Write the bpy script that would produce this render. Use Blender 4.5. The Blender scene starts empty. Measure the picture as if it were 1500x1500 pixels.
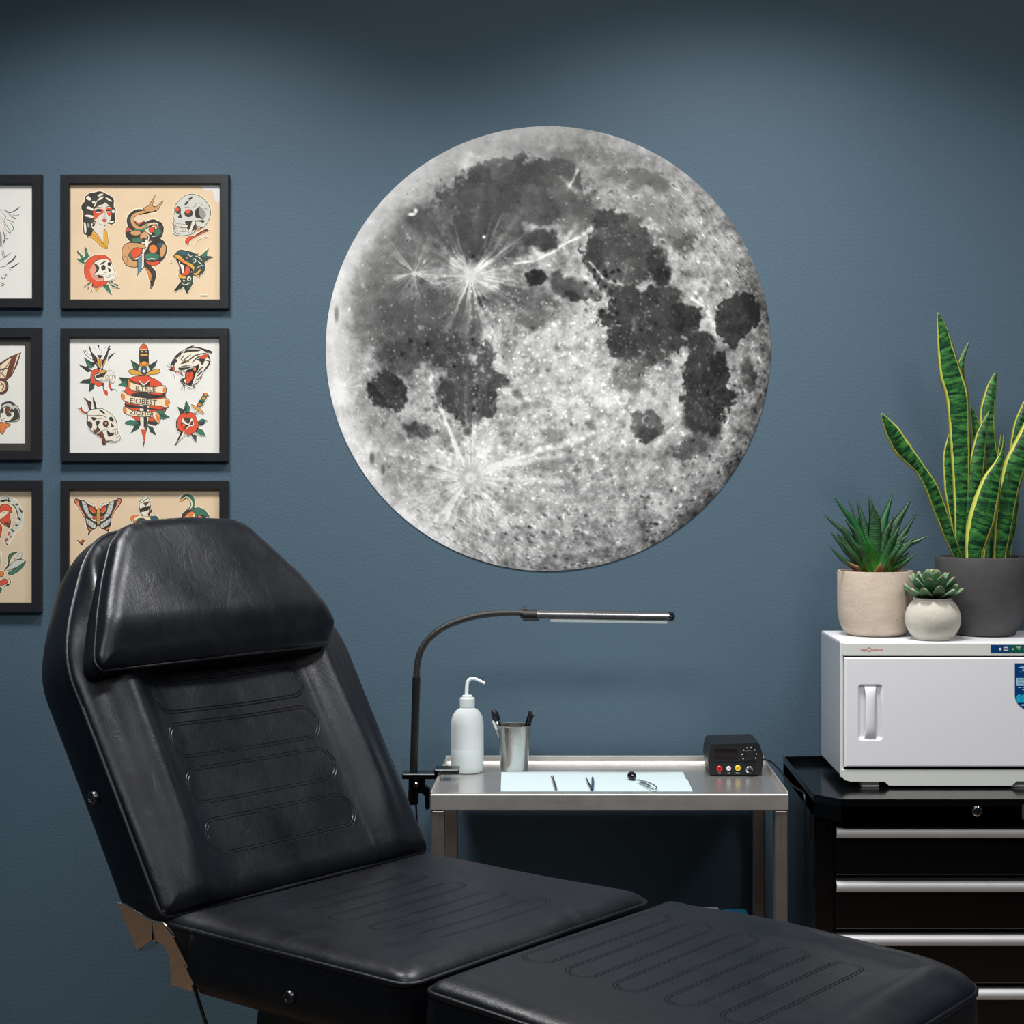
import bpy, bmesh, math, random
import numpy as np
from mathutils import Vector
from mathutils.geometry import tessellate_polygon
random.seed(7); RNG = np.random.RandomState(11)
SC = bpy.context.scene; COL = SC.collection
# ------------------------------------------------ camera
F_PX, CX, CY, H, D = 2400., 830., 710., 1.38, 3.68
cam_d = bpy.data.cameras.new('camera'); cam = bpy.data.objects.new('camera', cam_d); COL.objects.link(cam)
cam.location = (0, -D, H); cam.rotation_euler = (math.radians(90), 0, 0)
cam_d.sensor_width = 36; cam_d.lens = F_PX/1500*36
cam_d.shift_x = (750-CX)/1500; cam_d.shift_y = (CY-750)/1500
cam_d.clip_start = .05; SC.camera = cam
# ------------------------------------------------ world, lights, exposure
wd = bpy.data.worlds.new('world'); SC.world = wd; wd.use_nodes = True
wd.node_tree.nodes['Background'].inputs[0].default_value = (.05, .055, .06, 1)
wd.node_tree.nodes['Background'].inputs[1].default_value = .3
def area(name, loc, target, sx, sy, power, col=(1, 1, 1), spread=180):
    l = bpy.data.lights.new(name, 'AREA'); l.shape = 'RECTANGLE'; l.size = sx; l.size_y = sy
    l.energy = power; l.color = col; l.spread = math.radians(spread)
    o = bpy.data.objects.new(name, l); COL.objects.link(o); o.location = loc
    o.rotation_euler = (Vector(target)-Vector(loc)).to_track_quat('-Z', 'Y').to_euler()
    return o
for lx in (-.93, .36):
    area('ceiling_spot_light', (lx, -.84, 2.80), (lx, -.76, 0), .34, .34, 22, (1, .975, .94), 126)
area('ceiling_spot_light', (1.75, -1.0, 2.80), (1.7, -.9, 0), .3, .3, 5, (1, .975, .94), 130)
area('softbox_light', (-.55, -2.6, 2.75), (.1, -.3, .9), 1.0, .7, 15, (.96, .98, 1), 120)
area('ceiling_panel_light', (1.3, -2.6, 2.78), (1.0, -.6, .8), .9, .6, 13, (1, .98, .95), 120)
vs = SC.view_settings; vs.view_transform = 'Standard'; vs.look = 'None'; vs.exposure = 0.0; vs.gamma = 1.0; vs.use_curve_mapping = False
# ------------------------------------------------ helpers
def lin(c):
    c = c/255. if c > 1 else c
    return c/12.92 if c <= .04045 else ((c+.055)/1.055)**2.4
def rgb(r, g, b): return (lin(r), lin(g), lin(b), 1)
def W(px, py, d): return Vector(((px-CX)/F_PX*d, d-D, H-(py-CY)/F_PX*d))
CAMP = Vector((0, -D, H))
def hit(px, py, o, n):
    r = Vector(((px-CX)/F_PX, 1, -(py-CY)/F_PX)); return CAMP+r*((o-CAMP).dot(n)/r.dot(n))
def tag(o, label=None, cat=None, group=None, kind=None):
    for k, v in (('label', label), ('category', cat), ('group', group), ('kind', kind)):
        if v: o[k] = v
    return o
ORG = {}
def thing(name, loc, label, cat, group=None):
    o = bpy.data.objects.new(name, None); COL.objects.link(o); o.location = loc; o.empty_display_size = .05
    ORG[o.name] = Vector(loc); return tag(o, label, cat, group)
def link(name, me, mats, parent=None, origin=None):
    for m in (mats if isinstance(mats, (list, tuple)) else [mats]): me.materials.append(m)
    o = bpy.data.objects.new(name, me); COL.objects.link(o)
    if parent is not None:
        org = ORG[parent.name]; o.parent = parent
    else:
        org = Vector(origin) if origin is not None else Vector((0, 0, 0)); o.location = org
    ORG[o.name] = org
    if org.length > 0:
        n = len(me.vertices); a = np.empty(n*3); me.vertices.foreach_get('co', a)
        a = a.reshape(-1, 3)-np.array(org); me.vertices.foreach_set('co', a.ravel()); me.update()
    return o
def smooth(me, on=True):
    me.polygons.foreach_set('use_smooth', [on]*len(me.polygons))
class MB:
    """collects shapes into one mesh"""
    def __init__(s): s.v = []; s.f = []; s.sm = []; s.m = []
    def add(s, V, F, sm=False, m=0):
        k = len(s.v); s.v += [tuple(p) for p in V]
        for q in F: s.f.append(tuple(i+k for i in q)); s.sm.append(sm); s.m.append(m)
        return s
    def box(s, x0, x1, y0, y1, z0, z1, b=.0, m=0, seg=2):
        bm = bmesh.new(); bmesh.ops.create_cube(bm, size=1)
        for v in bm.verts:
            v.co = ((x0+x1)/2+v.co.x*(x1-x0), (y0+y1)/2+v.co.y*(y1-y0), (z0+z1)/2+v.co.z*(z1-z0))
        if b: bmesh.ops.bevel(bm, geom=bm.edges[:]+bm.verts[:], offset=b, segments=seg, affect='EDGES', profile=.5)
        bm.verts.index_update(); s.add([v.co.copy() for v in bm.verts], [[v.index for v in f.verts] for f in bm.faces], False, m); bm.free(); return s
    def obox(s, c, ax, ay, az, hx, hy, hz, b=0, m=0, seg=2):
        t = MB(); t.box(-hx, hx, -hy, hy, -hz, hz, b, m, seg)
        c = Vector(c); s.add([c+Vector(ax)*p[0]+Vector(ay)*p[1]+Vector(az)*p[2] for p in t.v], t.f, False, m); return s
    def prism(s, poly, n, depth, m=0):
        """poly: list of 3-D points in a plane, extruded along n*depth"""
        n = Vector(n).normalized()*depth; P = [Vector(p) for p in poly]; k = len(P)
        tris = tessellate_polygon([P]); V = P+[p+n for p in P]
        F = [list(t) for t in tris]+[[a+k for a in reversed(t)] for t in tris]
        F += [[i, (i+1) % k, (i+1) % k+k, i+k] for i in range(k)]
        s.add(V, F, False, m); return s
    def tube(s, path, r, n=12, closed=False, caps=True, m=0, sm=True):
        P = [Vector(p) for p in path]; N = len(P); R = r if isinstance(r, (list, tuple)) else [r]*N
        V = []; F = []; up = None
        for i in range(N):
            if closed: t = P[(i+1) % N]-P[i-1]
            else: t = P[min(i+1, N-1)]-P[max(i-1, 0)]
            t.normalize()
            if up is None:
                up = Vector((0, 0, 1)) if abs(t.z) < .9 else Vector((1, 0, 0))
            a = (up-t*up.dot(t)).normalized(); up = a; b = t.cross(a)
            for j in range(n):
                w = 2*math.pi*j/n; V.append(P[i]+(a*math.cos(w)+b*math.sin(w))*R[i])
        for i in range(N if closed else N-1):
            for j in range(n):
                k = (i+1) % N; F.append([i*n+j, i*n+(j+1) % n, k*n+(j+1) % n, k*n+j])
        if caps and not closed:
            F.append(list(range(n))[::-1]); F.append([(N-1)*n+j for j in range(n)])
        s.add(V, F, sm, m); return s
    def lathe(s, c, prof, n=64, m=0, axis=(0, 0, 1), sm=True, caps=(True, True)):
        """prof: (r, h) along axis from c"""
        az = Vector(axis).normalized(); ax = az.orthogonal().normalized()
        if abs(az.z) > .99: ax = Vector((1, 0, 0))
        ay = az.cross(ax); c = Vector(c); V = []; F = []
        for r, h in prof:
            for j in range(n):
                w = 2*math.pi*j/n; V.append(c+az*h+(ax*math.cos(w)+ay*math.sin(w))*r)
        for i in range(len(prof)-1):
            for j in range(n): F.append([i*n+j, i*n+(j+1) % n, (i+1)*n+(j+1) % n, (i+1)*n+j])
        if caps[0]: F.append(list(range(n))[::-1])
        if caps[1]: F.append([(len(prof)-1)*n+j for j in range(n)])
        s.add(V, F, sm, m); return s
    def build(s, name, mats, parent=None, origin=None, auto=True):
        me = bpy.data.meshes.new(name); me.from_pydata(s.v, [], s.f); me.update()
        me.polygons.foreach_set('use_smooth', s.sm); me.polygons.foreach_set('material_index', s.m)
        bm = bmesh.new(); bm.from_mesh(me); bmesh.ops.recalc_face_normals(bm, faces=bm.faces); 
        if auto:
            for e in bm.edges:
                if len(e.link_faces) == 2 and e.calc_face_angle(0) > math.radians(38): e.smooth = False
        bm.to_mesh(me); bm.free()
        return link(name, me, mats, parent, origin)
def catmull(P, k=6, closed=False):
    P = [np.array(p, float) for p in P]; n = len(P); out = []
    for i in range(n if closed else n-1):
        if closed: a, b, c, d = P[i-1], P[i], P[(i+1) % n], P[(i+2) % n]
        else: a, b, c, d = P[max(i-1, 0)], P[i], P[i+1], P[min(i+2, n-1)]
        for j in range(k):
            t = j/k
            out.append(.5*((2*b)+(c-a)*t+(2*a-5*b+4*c-d)*t*t+(3*b-a-3*c+d)*t**3))
    if not closed: out.append(P[-1])
    return out
def rounded(poly, r, k=7):
    """round the corners of a 2-D closed polygon; r float or list"""
    n = len(poly); out = []
    for i in range(n):
        p = np.array(poly[i], float); a = np.array(poly[i-1], float)-p; b = np.array(poly[(i+1) % n], float)-p
        rr = r[i] if isinstance(r, (list, tuple)) else r
        la, lb = np.linalg.norm(a), np.linalg.norm(b); q = min(rr, la*.49, lb*.49)
        s, e = p+a/la*q, p+b/lb*q
        for j in range(k+1):
            t = j/k; out.append((1-t)**2*s+2*t*(1-t)*p+t*t*e)
    return out
def text_mb(mb, txt, size, o, ax, ay, m=0, bold=0, align='LEFT', layer=0):
    cu = bpy.data.curves.new('t', 'FONT'); cu.body = txt; cu.size = size; cu.align_x = align; cu.offset = bold; cu.resolution_u = 3
    ob = bpy.data.objects.new('t', cu); COL.objects.link(ob); bpy.context.view_layer.update()
    me = bpy.data.meshes.new_from_object(ob.evaluated_get(bpy.context.evaluated_depsgraph_get()))
    o = Vector(o); ax = Vector(ax); ay = Vector(ay)
    mb.add([o+ax*v.co.x+ay*v.co.y for v in me.vertices], [list(p.vertices) for p in me.polygons], False, m)
    bpy.data.objects.remove(ob); bpy.data.curves.remove(cu); bpy.data.meshes.remove(me)
# ------------------------------------------------ node materials
class NT:
    def __init__(s, name):
        s.m = bpy.data.materials.new(name); s.m.use_nodes = True; s.t = s.m.node_tree; s.b = s.t.nodes['Principled BSDF']
    def n(s, ty, **kw):
        x = s.t.nodes.new(ty)
        for k, v in kw.items():
            if k.startswith('i_'): x.inputs[k[2:].replace('_', ' ')].default_value = v
            elif k.startswith('n_'): x.inputs[int(k[2:])].default_value = v
            else: setattr(x, k, v)
        return x
    def l(s, a, b): s.t.links.new(a, b)
    def math(s, op, a, b=None, c=None, clamp=False):
        x = s.t.nodes.new('ShaderNodeMath'); x.operation = op; x.use_clamp = clamp
        for i, q in enumerate((a, b, c)):
            if q is None: continue
            if isinstance(q, (int, float)): x.inputs[i].default_value = q
            else: s.l(q, x.inputs[i])
        return x.outputs[0]
    def noise(s, scale, detail=3, rough=.5, vec=None, dist=0):
        x = s.n('ShaderNodeTexNoise'); x.inputs['Scale'].default_value = scale; x.inputs['Detail'].default_value = detail
        x.inputs['Roughness'].default_value = rough; x.inputs['Distortion'].default_value = dist
        s.l(vec if vec is not None else s.obj(), x.inputs['Vector']); return x.outputs['Fac']
    def obj(s):
        if not hasattr(s, '_tc'): s._tc = s.n('ShaderNodeTexCoord')
        return s._tc.outputs['Object']
    def uv(s): s.obj(); return s._tc.outputs['UV']
    def mapping(s, vec, sc):
        x = s.n('ShaderNodeMapping'); x.inputs['Scale'].default_value = sc; s.l(vec, x.inputs['Vector']); return x.outputs[0]
    def ramp(s, fac, stops):
        x = s.n('ShaderNodeValToRGB'); e = x.color_ramp.elements
        while len(e) < len(stops): e.new(.5)
        for q, (p, c) in zip(e, stops): q.position = p; q.color = c
        s.l(fac, x.inputs[0]); return x.outputs[0]
    def mix(s, fac, a, b):
        x = s.n('ShaderNodeMix', data_type='RGBA')
        for sock, q in ((x.inputs[0], fac), (x.inputs[6], a), (x.inputs[7], b)):
            if isinstance(q, (int, float, tuple)): sock.default_value = q
            else: s.l(q, sock)
        return x.outputs[2]
    def bump(s, h, strength=.3, dist=.001, prev=None):
        x = s.n('ShaderNodeBump'); x.inputs['Strength'].default_value = strength; x.inputs['Distance'].default_value = dist
        s.l(h, x.inputs['Height'])
        if prev is not None: s.l(prev, x.inputs['Normal'])
        return x.outputs[0]
    def set(s, **kw):
        for k, v in kw.items():
            i = s.b.inputs[k.replace('_', ' ')]
            if isinstance(v, (int, float, tuple)): i.default_value = v
            else: s.l(v, i)
        return s.m
def plain(name, col, rough=.5, metal=0, spec=.5, **kw):
    t = NT(name); n = t.noise(60, 2); f = t.math('MULTIPLY_ADD', n, .12, rough-.06)
    return t.set(Base_Color=col, Roughness=f, Metallic=metal, Specular_IOR_Level=spec, **kw)
M = {}
def mk_wall(name, col):
    t = NT(name); n = t.noise(170, 3, .55); n2 = t.noise(2.2, 3)
    c = t.mix(n2, tuple(x*.95 for x in col[:3])+(1,), tuple(x*1.05 for x in col[:3])+(1,))
    return t.set(Base_Color=c, Roughness=.62, Specular_IOR_Level=.35, Normal=t.bump(n, .35, .0025))
M['wall'] = mk_wall('blue_wall_paint', rgb(73, 95, 111))
M['white_wall'] = mk_wall('grey_ceiling_paint', rgb(112, 112, 112))
t = NT('brown_wood_floor'); w = t.n('ShaderNodeTexWave'); w.inputs['Scale'].default_value = 1.4; w.inputs['Distortion'].default_value = 6; t.l(t.mapping(t.obj(), (6, .8, 1)), w.inputs['Vector'])
M['floor'] = t.set(Base_Color=t.ramp(w.outputs['Fac'], [(0, rgb(92, 74, 60)), (1, rgb(122, 100, 82))]), Roughness=.45)
def leather(name, caps=None, ax=0, sd=.0012):
    """black leather; caps = list of (s0, s1, t, half) double stitched ovals in UV metres"""
    t = NT(name); n1 = t.noise(420, 3, .6); n2 = t.noise(9, 4, .6, dist=.6); n3 = t.noise(55, 4, .65)
    crease = t.noise(18, 5, .7, vec=t.mapping(t.obj(), (1, 1, .35)), dist=1.5)
    h = t.math('ADD', t.math('MULTIPLY', n1, .35), t.math('ADD', t.math('MULTIPLY', n3, .5), t.math('MULTIPLY', crease, .7)))
    nb = t.bump(h, .45, .0008); nb = t.bump(t.noise(28, 5, .7, vec=t.mapping(t.obj(), (1, 1, .45)), dist=.8), .30, .003, nb)
    if caps:
        sp = t.n('ShaderNodeSeparateXYZ'); t.l(t.uv(), sp.inputs[0]); X, Y = sp.outputs[ax], sp.outputs[1-ax]; tot = None
        for (s0, s1, tt, hh) in caps:
            cx_ = (s0+s1)/2; hl = (s1-s0)/2-hh
            qx = t.math('MAXIMUM', t.math('SUBTRACT', t.math('ABSOLUTE', t.math('SUBTRACT', X, cx_)), hl), 0)
            qy = t.math('SUBTRACT', Y, tt)
            d = t.math('SQRT', t.math('ADD', t.math('MULTIPLY', qx, qx), t.math('MULTIPLY', qy, qy)))
            g = None
            for r in (hh, hh-.0052):
                e = t.math('SUBTRACT', 1, t.math('DIVIDE', t.math('ABSOLUTE', t.math('SUBTRACT', d, r)), .0012), clamp=True)
                g = e if g is None else t.math('MAXIMUM', g, e)
            tot = g if tot is None else t.math('MAXIMUM', tot, g)
        nb = t.bump(t.math('MULTIPLY', tot, -1 if sd < .002 else 1), 1.0, sd, nb)
    c = t.ramp(n2, [(.3, rgb(8, 9, 14)), (.7, rgb(14, 16, 23))])
    r = t.math('ADD', t.math('MULTIPLY_ADD', n2, .30, .20), t.math('MULTIPLY', n3, .06))
    return t.set(Base_Color=c, Roughness=r, Specular_IOR_Level=.34, Specular_Tint=(.91, .95, 1.0, 1), Normal=nb)
M['leather'] = leather('black_leather')
BCAP = [(.107, .450, .382, .033), (.107, .450, .298, .033), (.108, .451, .213, .033), (.109, .451, .120, .033)]
SCAP = [(.137, .437, .135, .024), (.137, .437, .226, .024), (.137, .437, .318, .024), (.137, .437, .412, .024)]
LCAP = [(.155, .492, .066, .026), (.155, .492, .146, .026), (.155, .492, .230, .026), (.155, .492, .317, .026), (.155, .492, .406, .026)]
M['leather_back'] = leather('stitched_back_leather', BCAP)
M['leather_seat'] = leather('stitched_seat_leather', SCAP, 1, .0022)
M['leather_leg'] = leather('stitched_leg_leather', LCAP, 1, .0022)
M['black_metal'] = plain('black_powder_metal', rgb(12, 13, 15), .35)
M['gloss_black'] = plain('gloss_black_steel', rgb(6, 7, 9), .16)
M['black_plastic'] = plain('black_plastic', rgb(16, 18, 20), .42)
M['gun_metal'] = plain('gun_metal', (.13, .13, .14, 1), .3, 1)
M['chrome'] = plain('chrome', (.62, .58, .54, 1), .1, 1)
def brushed(name, col, rough, sc=(4, 220, 220)):
    t = NT(name); n = t.noise(3, 4, .6, vec=t.mapping(t.obj(), sc)); n2 = t.noise(14, 4, .6)
    return t.set(Base_Color=t.mix(n2, tuple(x*.86 for x in col[:3])+(1,), col), Metallic=1.0, Roughness=t.math('MULTIPLY_ADD', n, .14, t.math('MULTIPLY_ADD', n2, .12, rough)), Normal=t.bump(n, .08, .0006))
M['steel'] = brushed('brushed_stainless_steel', (.62, .61, .585, 1), .36); M['steel'].node_tree.nodes['Principled BSDF'].inputs['Metallic'].default_value = .92
M['steel_top'] = brushed('smooth_stainless_steel', (.62, .61, .60, 1), .10); M['steel_top'].node_tree.nodes['Principled BSDF'].inputs['Metallic'].default_value = .8
M['steel_leg'] = brushed('brushed_steel_leg', (.50, .47, .44, 1), .30, (220, 220, 4))
M['alu'] = brushed('satin_aluminium', (.62, .62, .64, 1), .46); M['alu'].node_tree.nodes['Principled BSDF'].inputs['Metallic'].default_value = .4
M['cup_steel'] = brushed('polished_cup_steel', (.66, .65, .62, 1), .17, (160, 160, 6))
# ------------------------------------------------ the room
def slab(name, a, b, mat):
    m = MB(); m.box(a[0], b[0], a[1], b[1], a[2], b[2]); tag(m.build(name, mat), kind='structure')
XL, XR, YF, ZC = -1.75, 2.2, -4.4, 2.85
slab('wall_back', (XL-.1, 0, 0), (XR+.1, .1, ZC), M['wall'])
slab('wall_left', (XL-.1, YF, 0), (XL, 0, ZC), M['wall'])
slab('wall_right', (XR, YF, 0), (XR+.1, 0, ZC), M['wall'])
slab('wall_front', (XL-.1, YF-.1, 0), (XR+.1, YF, ZC), M['wall'])
slab('floor', (XL-.1, YF-.1, -.1), (XR+.1, .1, 0), M['floor'])
slab('ceiling', (XL-.1, YF-.1, ZC), (XR+.1, .1, ZC+.1), M['white_wall'])
slab('baseboard_back', (XL, -.015, 0), (XR, 0, .1), M['wall'])
# ------------------------------------------------ moon decal (a flat printed disc on the wall)
def vnoise(x, y, f, seed):
    r = np.random.RandomState(seed); n = int(f)+4; g = r.rand(n, n)
    u = x*f+1; v = y*f+1; i = np.clip(np.floor(u).astype(int), 0, n-2); j = np.clip(np.floor(v).astype(int), 0, n-2)
    a = u-i; b = v-j; a = a*a*(3-2*a); b = b*b*(3-2*b)
    return (g[j, i]*(1-a)+g[j, i+1]*a)*(1-b)+(g[j+1, i]*(1-a)+g[j+1, i+1]*a)*b
def fbm(x, y, f, o, seed, p=.5):
    t = 0; a = 1; s = 0
    for k in range(o): t = t+a*vnoise(x, y, f*2**k, seed+k*7); s += a; a *= p
    return t/s
def sstep(a, b, x): t = np.clip((x-a)/(b-a), 0, 1); return t*t*(3-2*t)
def moon_albedo(X, Y):
    """X,Y coordinates on the print (0..652 across), returns display grey 0..1"""
    x = X/652.; y = Y/652.; dx = x-.5; dy = y-.5; R = np.sqrt(dx*dx+dy*dy)*2
    n1 = fbm(x, y, 9, 6, 1, .6); n2 = fbm(x, y, 9, 6, 50, .6); n3 = fbm(x, y, 42, 4, 90, .65); n4 = fbm(x, y, 5, 4, 130)
    n5 = fbm(x, y, 80, 3, 210, .75); n6 = fbm(x, y, 24, 5, 400, .7); rg = 1-np.abs(2*fbm(x, y, 30, 4, 260, .65)-1)
    wx = X+(n1-.5)*34+(fbm(x, y, 48, 3, 300)-.5)*16; wy = Y+(n2-.5)*34+(fbm(x, y, 48, 3, 340)-.5)*16
    tex = np.clip(1.1-.75*sstep(.55, .95, R)*np.clip(-dx*1.4-dy*1.2+.25, 0, 1), .2, 1.1)     # smooth north-west limb
    g = .63+(n4-.5)*.20+tex*((n3-.5)*.42+(n5-.5)*.30+(rg-.8)*.22+(n6-.5)*.22)
    g += .07*np.exp(-(((X-340)/120)**2+((Y-360)/110)**2))+.035*sstep(300, 420, Y)
    # dark plains: cx cy rx ry rot value softness (sketch units, 2.174 per px of print)
    MA = [(640,262,218,112,-8,.29,.16),(800,215,62,85,0,.33,.3),(585,168,44,30,0,.38,.12),(330,395,120,110,-20,.44,.6),(400,350,90,60,0,.33,.4),(560,395,150,60,0,.30,.4),(230,560,120,150,8,.43,.6),(200,640,70,90,0,.42,.6),
          (320,640,110,120,0,.30,.5),(440,640,130,100,0,.35,.5),(430,750,95,62,0,.26,.35),(495,885,92,104,0,.25,.16),(556,775,34,72,0,.22,.3),(545,900,40,70,0,.22,.3),(245,875,54,68,0,.19,.16),(325,1005,44,26,15,.28,.4),(285,765,70,52,20,.29,.5),(590,830,30,26,0,.27,.4),
          (632,582,36,22,0,.10,.35),(697,522,34,22,0,.10,.35),(541,574,12,16,0,.10,.4),(800,540,72,44,12,.27,.35),(826,572,34,20,10,.14,.4),(700,660,50,34,0,.40,.5),(705,402,58,24,-15,.24,.35),(660,590,120,40,10,.36,.6),(740,420,40,14,-20,.2,.5),
          (975,425,106,114,10,.25,.08),(925,338,52,34,0,.20,.25),(1092,470,26,62,0,.14,.4),(900,440,34,50,0,.20,.4),(1062,655,140,108,8,.165,.09),(1010,590,60,40,0,.20,.2),(1190,640,44,54,0,.12,.2),(975,720,56,48,0,.17,.2),(1050,770,76,34,0,.22,.35),(1120,570,50,40,0,.18,.3),
          (1346,648,60,84,4,.21,.07),(1255,855,84,92,-8,.155,.10),(1240,762,50,44,0,.21,.3),(1230,960,56,60,0,.22,.4),(1200,1055,64,42,0,.34,.5),(1296,800,30,44,0,.12,.3),(1050,985,58,46,0,.31,.18),(1060,1015,34,26,0,.22,.3),(1005,845,56,44,0,.43,.5),(1030,810,60,30,0,.34,.5),
          (870,130,170,26,4,.52,.6),(1060,205,84,28,22,.42,.5),(1000,190,70,26,10,.46,.5),(1140,375,62,46,25,.44,.6),(850,330,64,44,-30,.44,.6),(1080,300,80,40,0,.5,.6),(1392,830,16,60,0,.36,.5),(870,560,60,26,20,.34,.6),(800,250,40,60,0,.4,.5),(1160,400,34,26,0,.34,.5),
          (985,560,66,30,20,.19,.3),(1222,715,40,40,0,.17,.3),(1130,720,50,30,0,.19,.3),(960,330,40,24,0,.24,.3),(870,300,40,50,0,.36,.5),(190,340,110,60,-50,.56,.8),(1010,1000,20,16,0,.34,.5),(240,1180,26,80,-25,.50,.7),(700,1090,120,40,0,.55,.9)]
    rag = (fbm(x, y, 60, 3, 500, .7)-.5)*.55+(n6-.5)*.35-.09
    for cx, cy, rx, ry, ro, val, so in MA:
        cx, cy, rx, ry = cx/2.174-17, cy/2.174-15, rx/2.174, ry/2.174
        c, s = math.cos(math.radians(ro)), math.sin(math.radians(ro))
        u = ((wx-cx)*c+(wy-cy)*s)/rx; v = (-(wx-cx)*s+(wy-cy)*c)/ry; d = np.sqrt(u*u+v*v)+rag
        a = 1-sstep(1-so, 1+so*.5, d); g = g*(1-a)+(val+(n3-.5)*.13+(n5-.5)*.10+(n6-.5)*.14+(n4-.5)*.1)*a*.95+a*.05*g
    def polar(cx, cy): return np.arctan2(Y-cy, X-cx), np.hypot(X-cx, Y-cy)
    def streaks(cx, cy, R0, amp, seed, K=26, lam=38., pw=1.2):
        a, r = polar(cx, cy); a2 = a+(n6-.5)*.16+(n3-.5)*.10+(n5-.5)*.05; rr = .40*(1+r/lam*.02)
        q = fbm(.5+rr*np.cos(a2), .5+rr*np.sin(a2), K/2.4, 4, seed, .7); q2 = sstep(.40, .80, q)
        f = np.exp(-(r/R0)**pw); return amp*f*(1.15*q2-.18)*(.1+1.8*n3)
    g += streaks(213, 220, 62, .50, 3, 44)+.17*np.exp(-(polar(213, 220)[1]/24)**2)*(.5+n3)+streaks(130, 215, 26, .5, 5, 22)+.13*np.exp(-(polar(130, 215)[1]/13)**2)
    g += streaks(212, 515, 130, .34, 8, 60, 80)+.17*np.exp(-(((X-240)/60)**2+((Y-500)/42)**2))*(.3+1.4*n3)+.08*np.exp(-(polar(212, 515)[1]/100)**2)
    g += streaks(20, 386, 44, .2, 12, 34)+.30*np.exp(-(((X-20)/14)**2+((Y-388)/22)**2))+streaks(540, 400, 26, .16, 15, 20)+streaks(560, 395, 30, .14, 17, 20)
    g += .12*np.exp(-(((X-395)/45)**2+((Y-400)/50)**2))*(.3+1.4*n3)
    def streak(x0, y0, x1, y1, w0, w1, amp, wob=8):
        L = math.hypot(x1-x0, y1-y0); ux, uy = (x1-x0)/L, (y1-y0)/L
        t = ((X-x0)*ux+(Y-y0)*uy)/L; d = np.abs(-(X-x0)*uy+(Y-y0)*ux+(n1-.5)*wob+(n3-.5)*wob*.6); w = w0+(w1-w0)*t
        return amp*np.exp(-(d/np.maximum(w, .5))**2)*sstep(-.02, .1, t)*(1-sstep(.6, 1, t))*(.15+1.7*n5)
    for q in [(204,500,148,368,2.6,1.8,.40,4),(197,498,160,380,1.8,1.6,.28,4),(225,508,440,432,4,4,.24),(260,500,400,470,3,5,.16),(225,520,480,520,5,8,.10),(206,522,168,590,2.5,3,.20),(214,525,212,600,2,4,.12),(220,524,246,590,2,4,.12),(480,470,520,430,3,3,.2),
              (222,506,262,430,3,5,.12),(402,262,424,212,1.6,1.6,.12,2),(430,246,446,190,1.6,1.6,.12,2),(534,250,558,266,2.5,3,.42,5),(558,264,570,300,3,4,.34,5),(541,240,556,262,2,2,.3,5),(380,165,430,140,2,2,.1),
              (272,200,312,196,1.4,1.4,.5,5),(308,196,345,178,1.6,1.6,.55,5),(340,178,380,158,1.6,2,.5,6),(345,178,372,140,4,4,.2,10),(376,160,398,140,3,3,.35,8),(384,196,414,232,1.6,2.2,.5,5),(410,226,440,234,2,2,.4,6),(340,72,380,110,3,4,.28,10),(370,60,350,100,2,2,.3,8),(240,170,262,120,1.4,1.4,.16,3),(232,180,244,130,1.3,1.3,.14,3),(250,190,300,150,1.4,1.4,.14,3),
              (530,60,560,90,3,2,.16),(216,36,200,74,8,8,.16,12),(190,60,280,34,8,10,.14,14)]: g += streak(*q)
    # south and east limb: lit from one side, banded along the limb
    ang = np.arctan2(dy, dx); band = fbm(np.clip((ang+math.pi)/(2*math.pi), 0, 1), R, 34, 4, 600, .6)
    g += .26*sstep(.84, .985, R)*np.clip(-dx*2.2+.05, 0, 1)*(.7+.6*n3)+.10*sstep(.90, 1, R)*np.clip(-dy*1.8, 0, 1)
    rimw = np.clip(dx*1.7+dy*1.0, 0, 1.1); g -= .30*sstep(.88, 1.01, R)*rimw+.10*sstep(.6, .92, R)*rimw-.22*(band-.5)*sstep(.8, .97, R)*np.clip(rimw+dy, 0, 1)
    g = np.where(g > .78, .78+(g-.78)*.6, g); g = np.clip(g, .05, .95)
    rs = np.random.RandomState(4); n = X.shape[0]; st = 652./n; xx = X_AX
    def stamp(cx, cy, rr, kind, amp):
        ddx = cx/652-.5; ddy = cy/652-.5; Rr = min(math.hypot(ddx, ddy)*2, .985); fs = max(math.sqrt(1-Rr*Rr), .22)
        an = math.atan2(ddy, ddx); k2 = int(rr*3.2/st)+3; i, j = np.searchsorted(xx, cx), np.searchsorted(xx, cy)
        sl = (slice(max(j-k2, 0), j+k2), slice(max(i-k2, 0), i+k2)); A = X[sl]-cx; B = Y[sl]-cy
        if A.size == 0: return
        g0 = g[min(j, n-1), min(i, n-1)]
        if kind: amp *= .25 if g0 < .36 else .8
        u = (A*math.cos(an)+B*math.sin(an))/fs; v = -A*math.sin(an)+B*math.cos(an); r = np.hypot(u, v)/rr
        if kind == 0: g[sl] += amp*np.exp(-(r*1.3)**2)
        elif kind == 1: th0 = rs.rand()*6.28; g[sl] += amp*np.exp(-((r-1)/.30)**2)*(.6+.5*np.cos(np.arctan2(v, u)-th0))-amp*.35*np.exp(-(r*1.4)**2)
        else:
            ring = np.exp(-((r-.85)/.38)**2); sh = (A*.75+B*-.65)/rr/max(fs, .5); g[sl] += amp*ring*np.clip(sh*1.2, -1.2, 1)-.35*amp*np.exp(-(r*1.7)**2)
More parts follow.
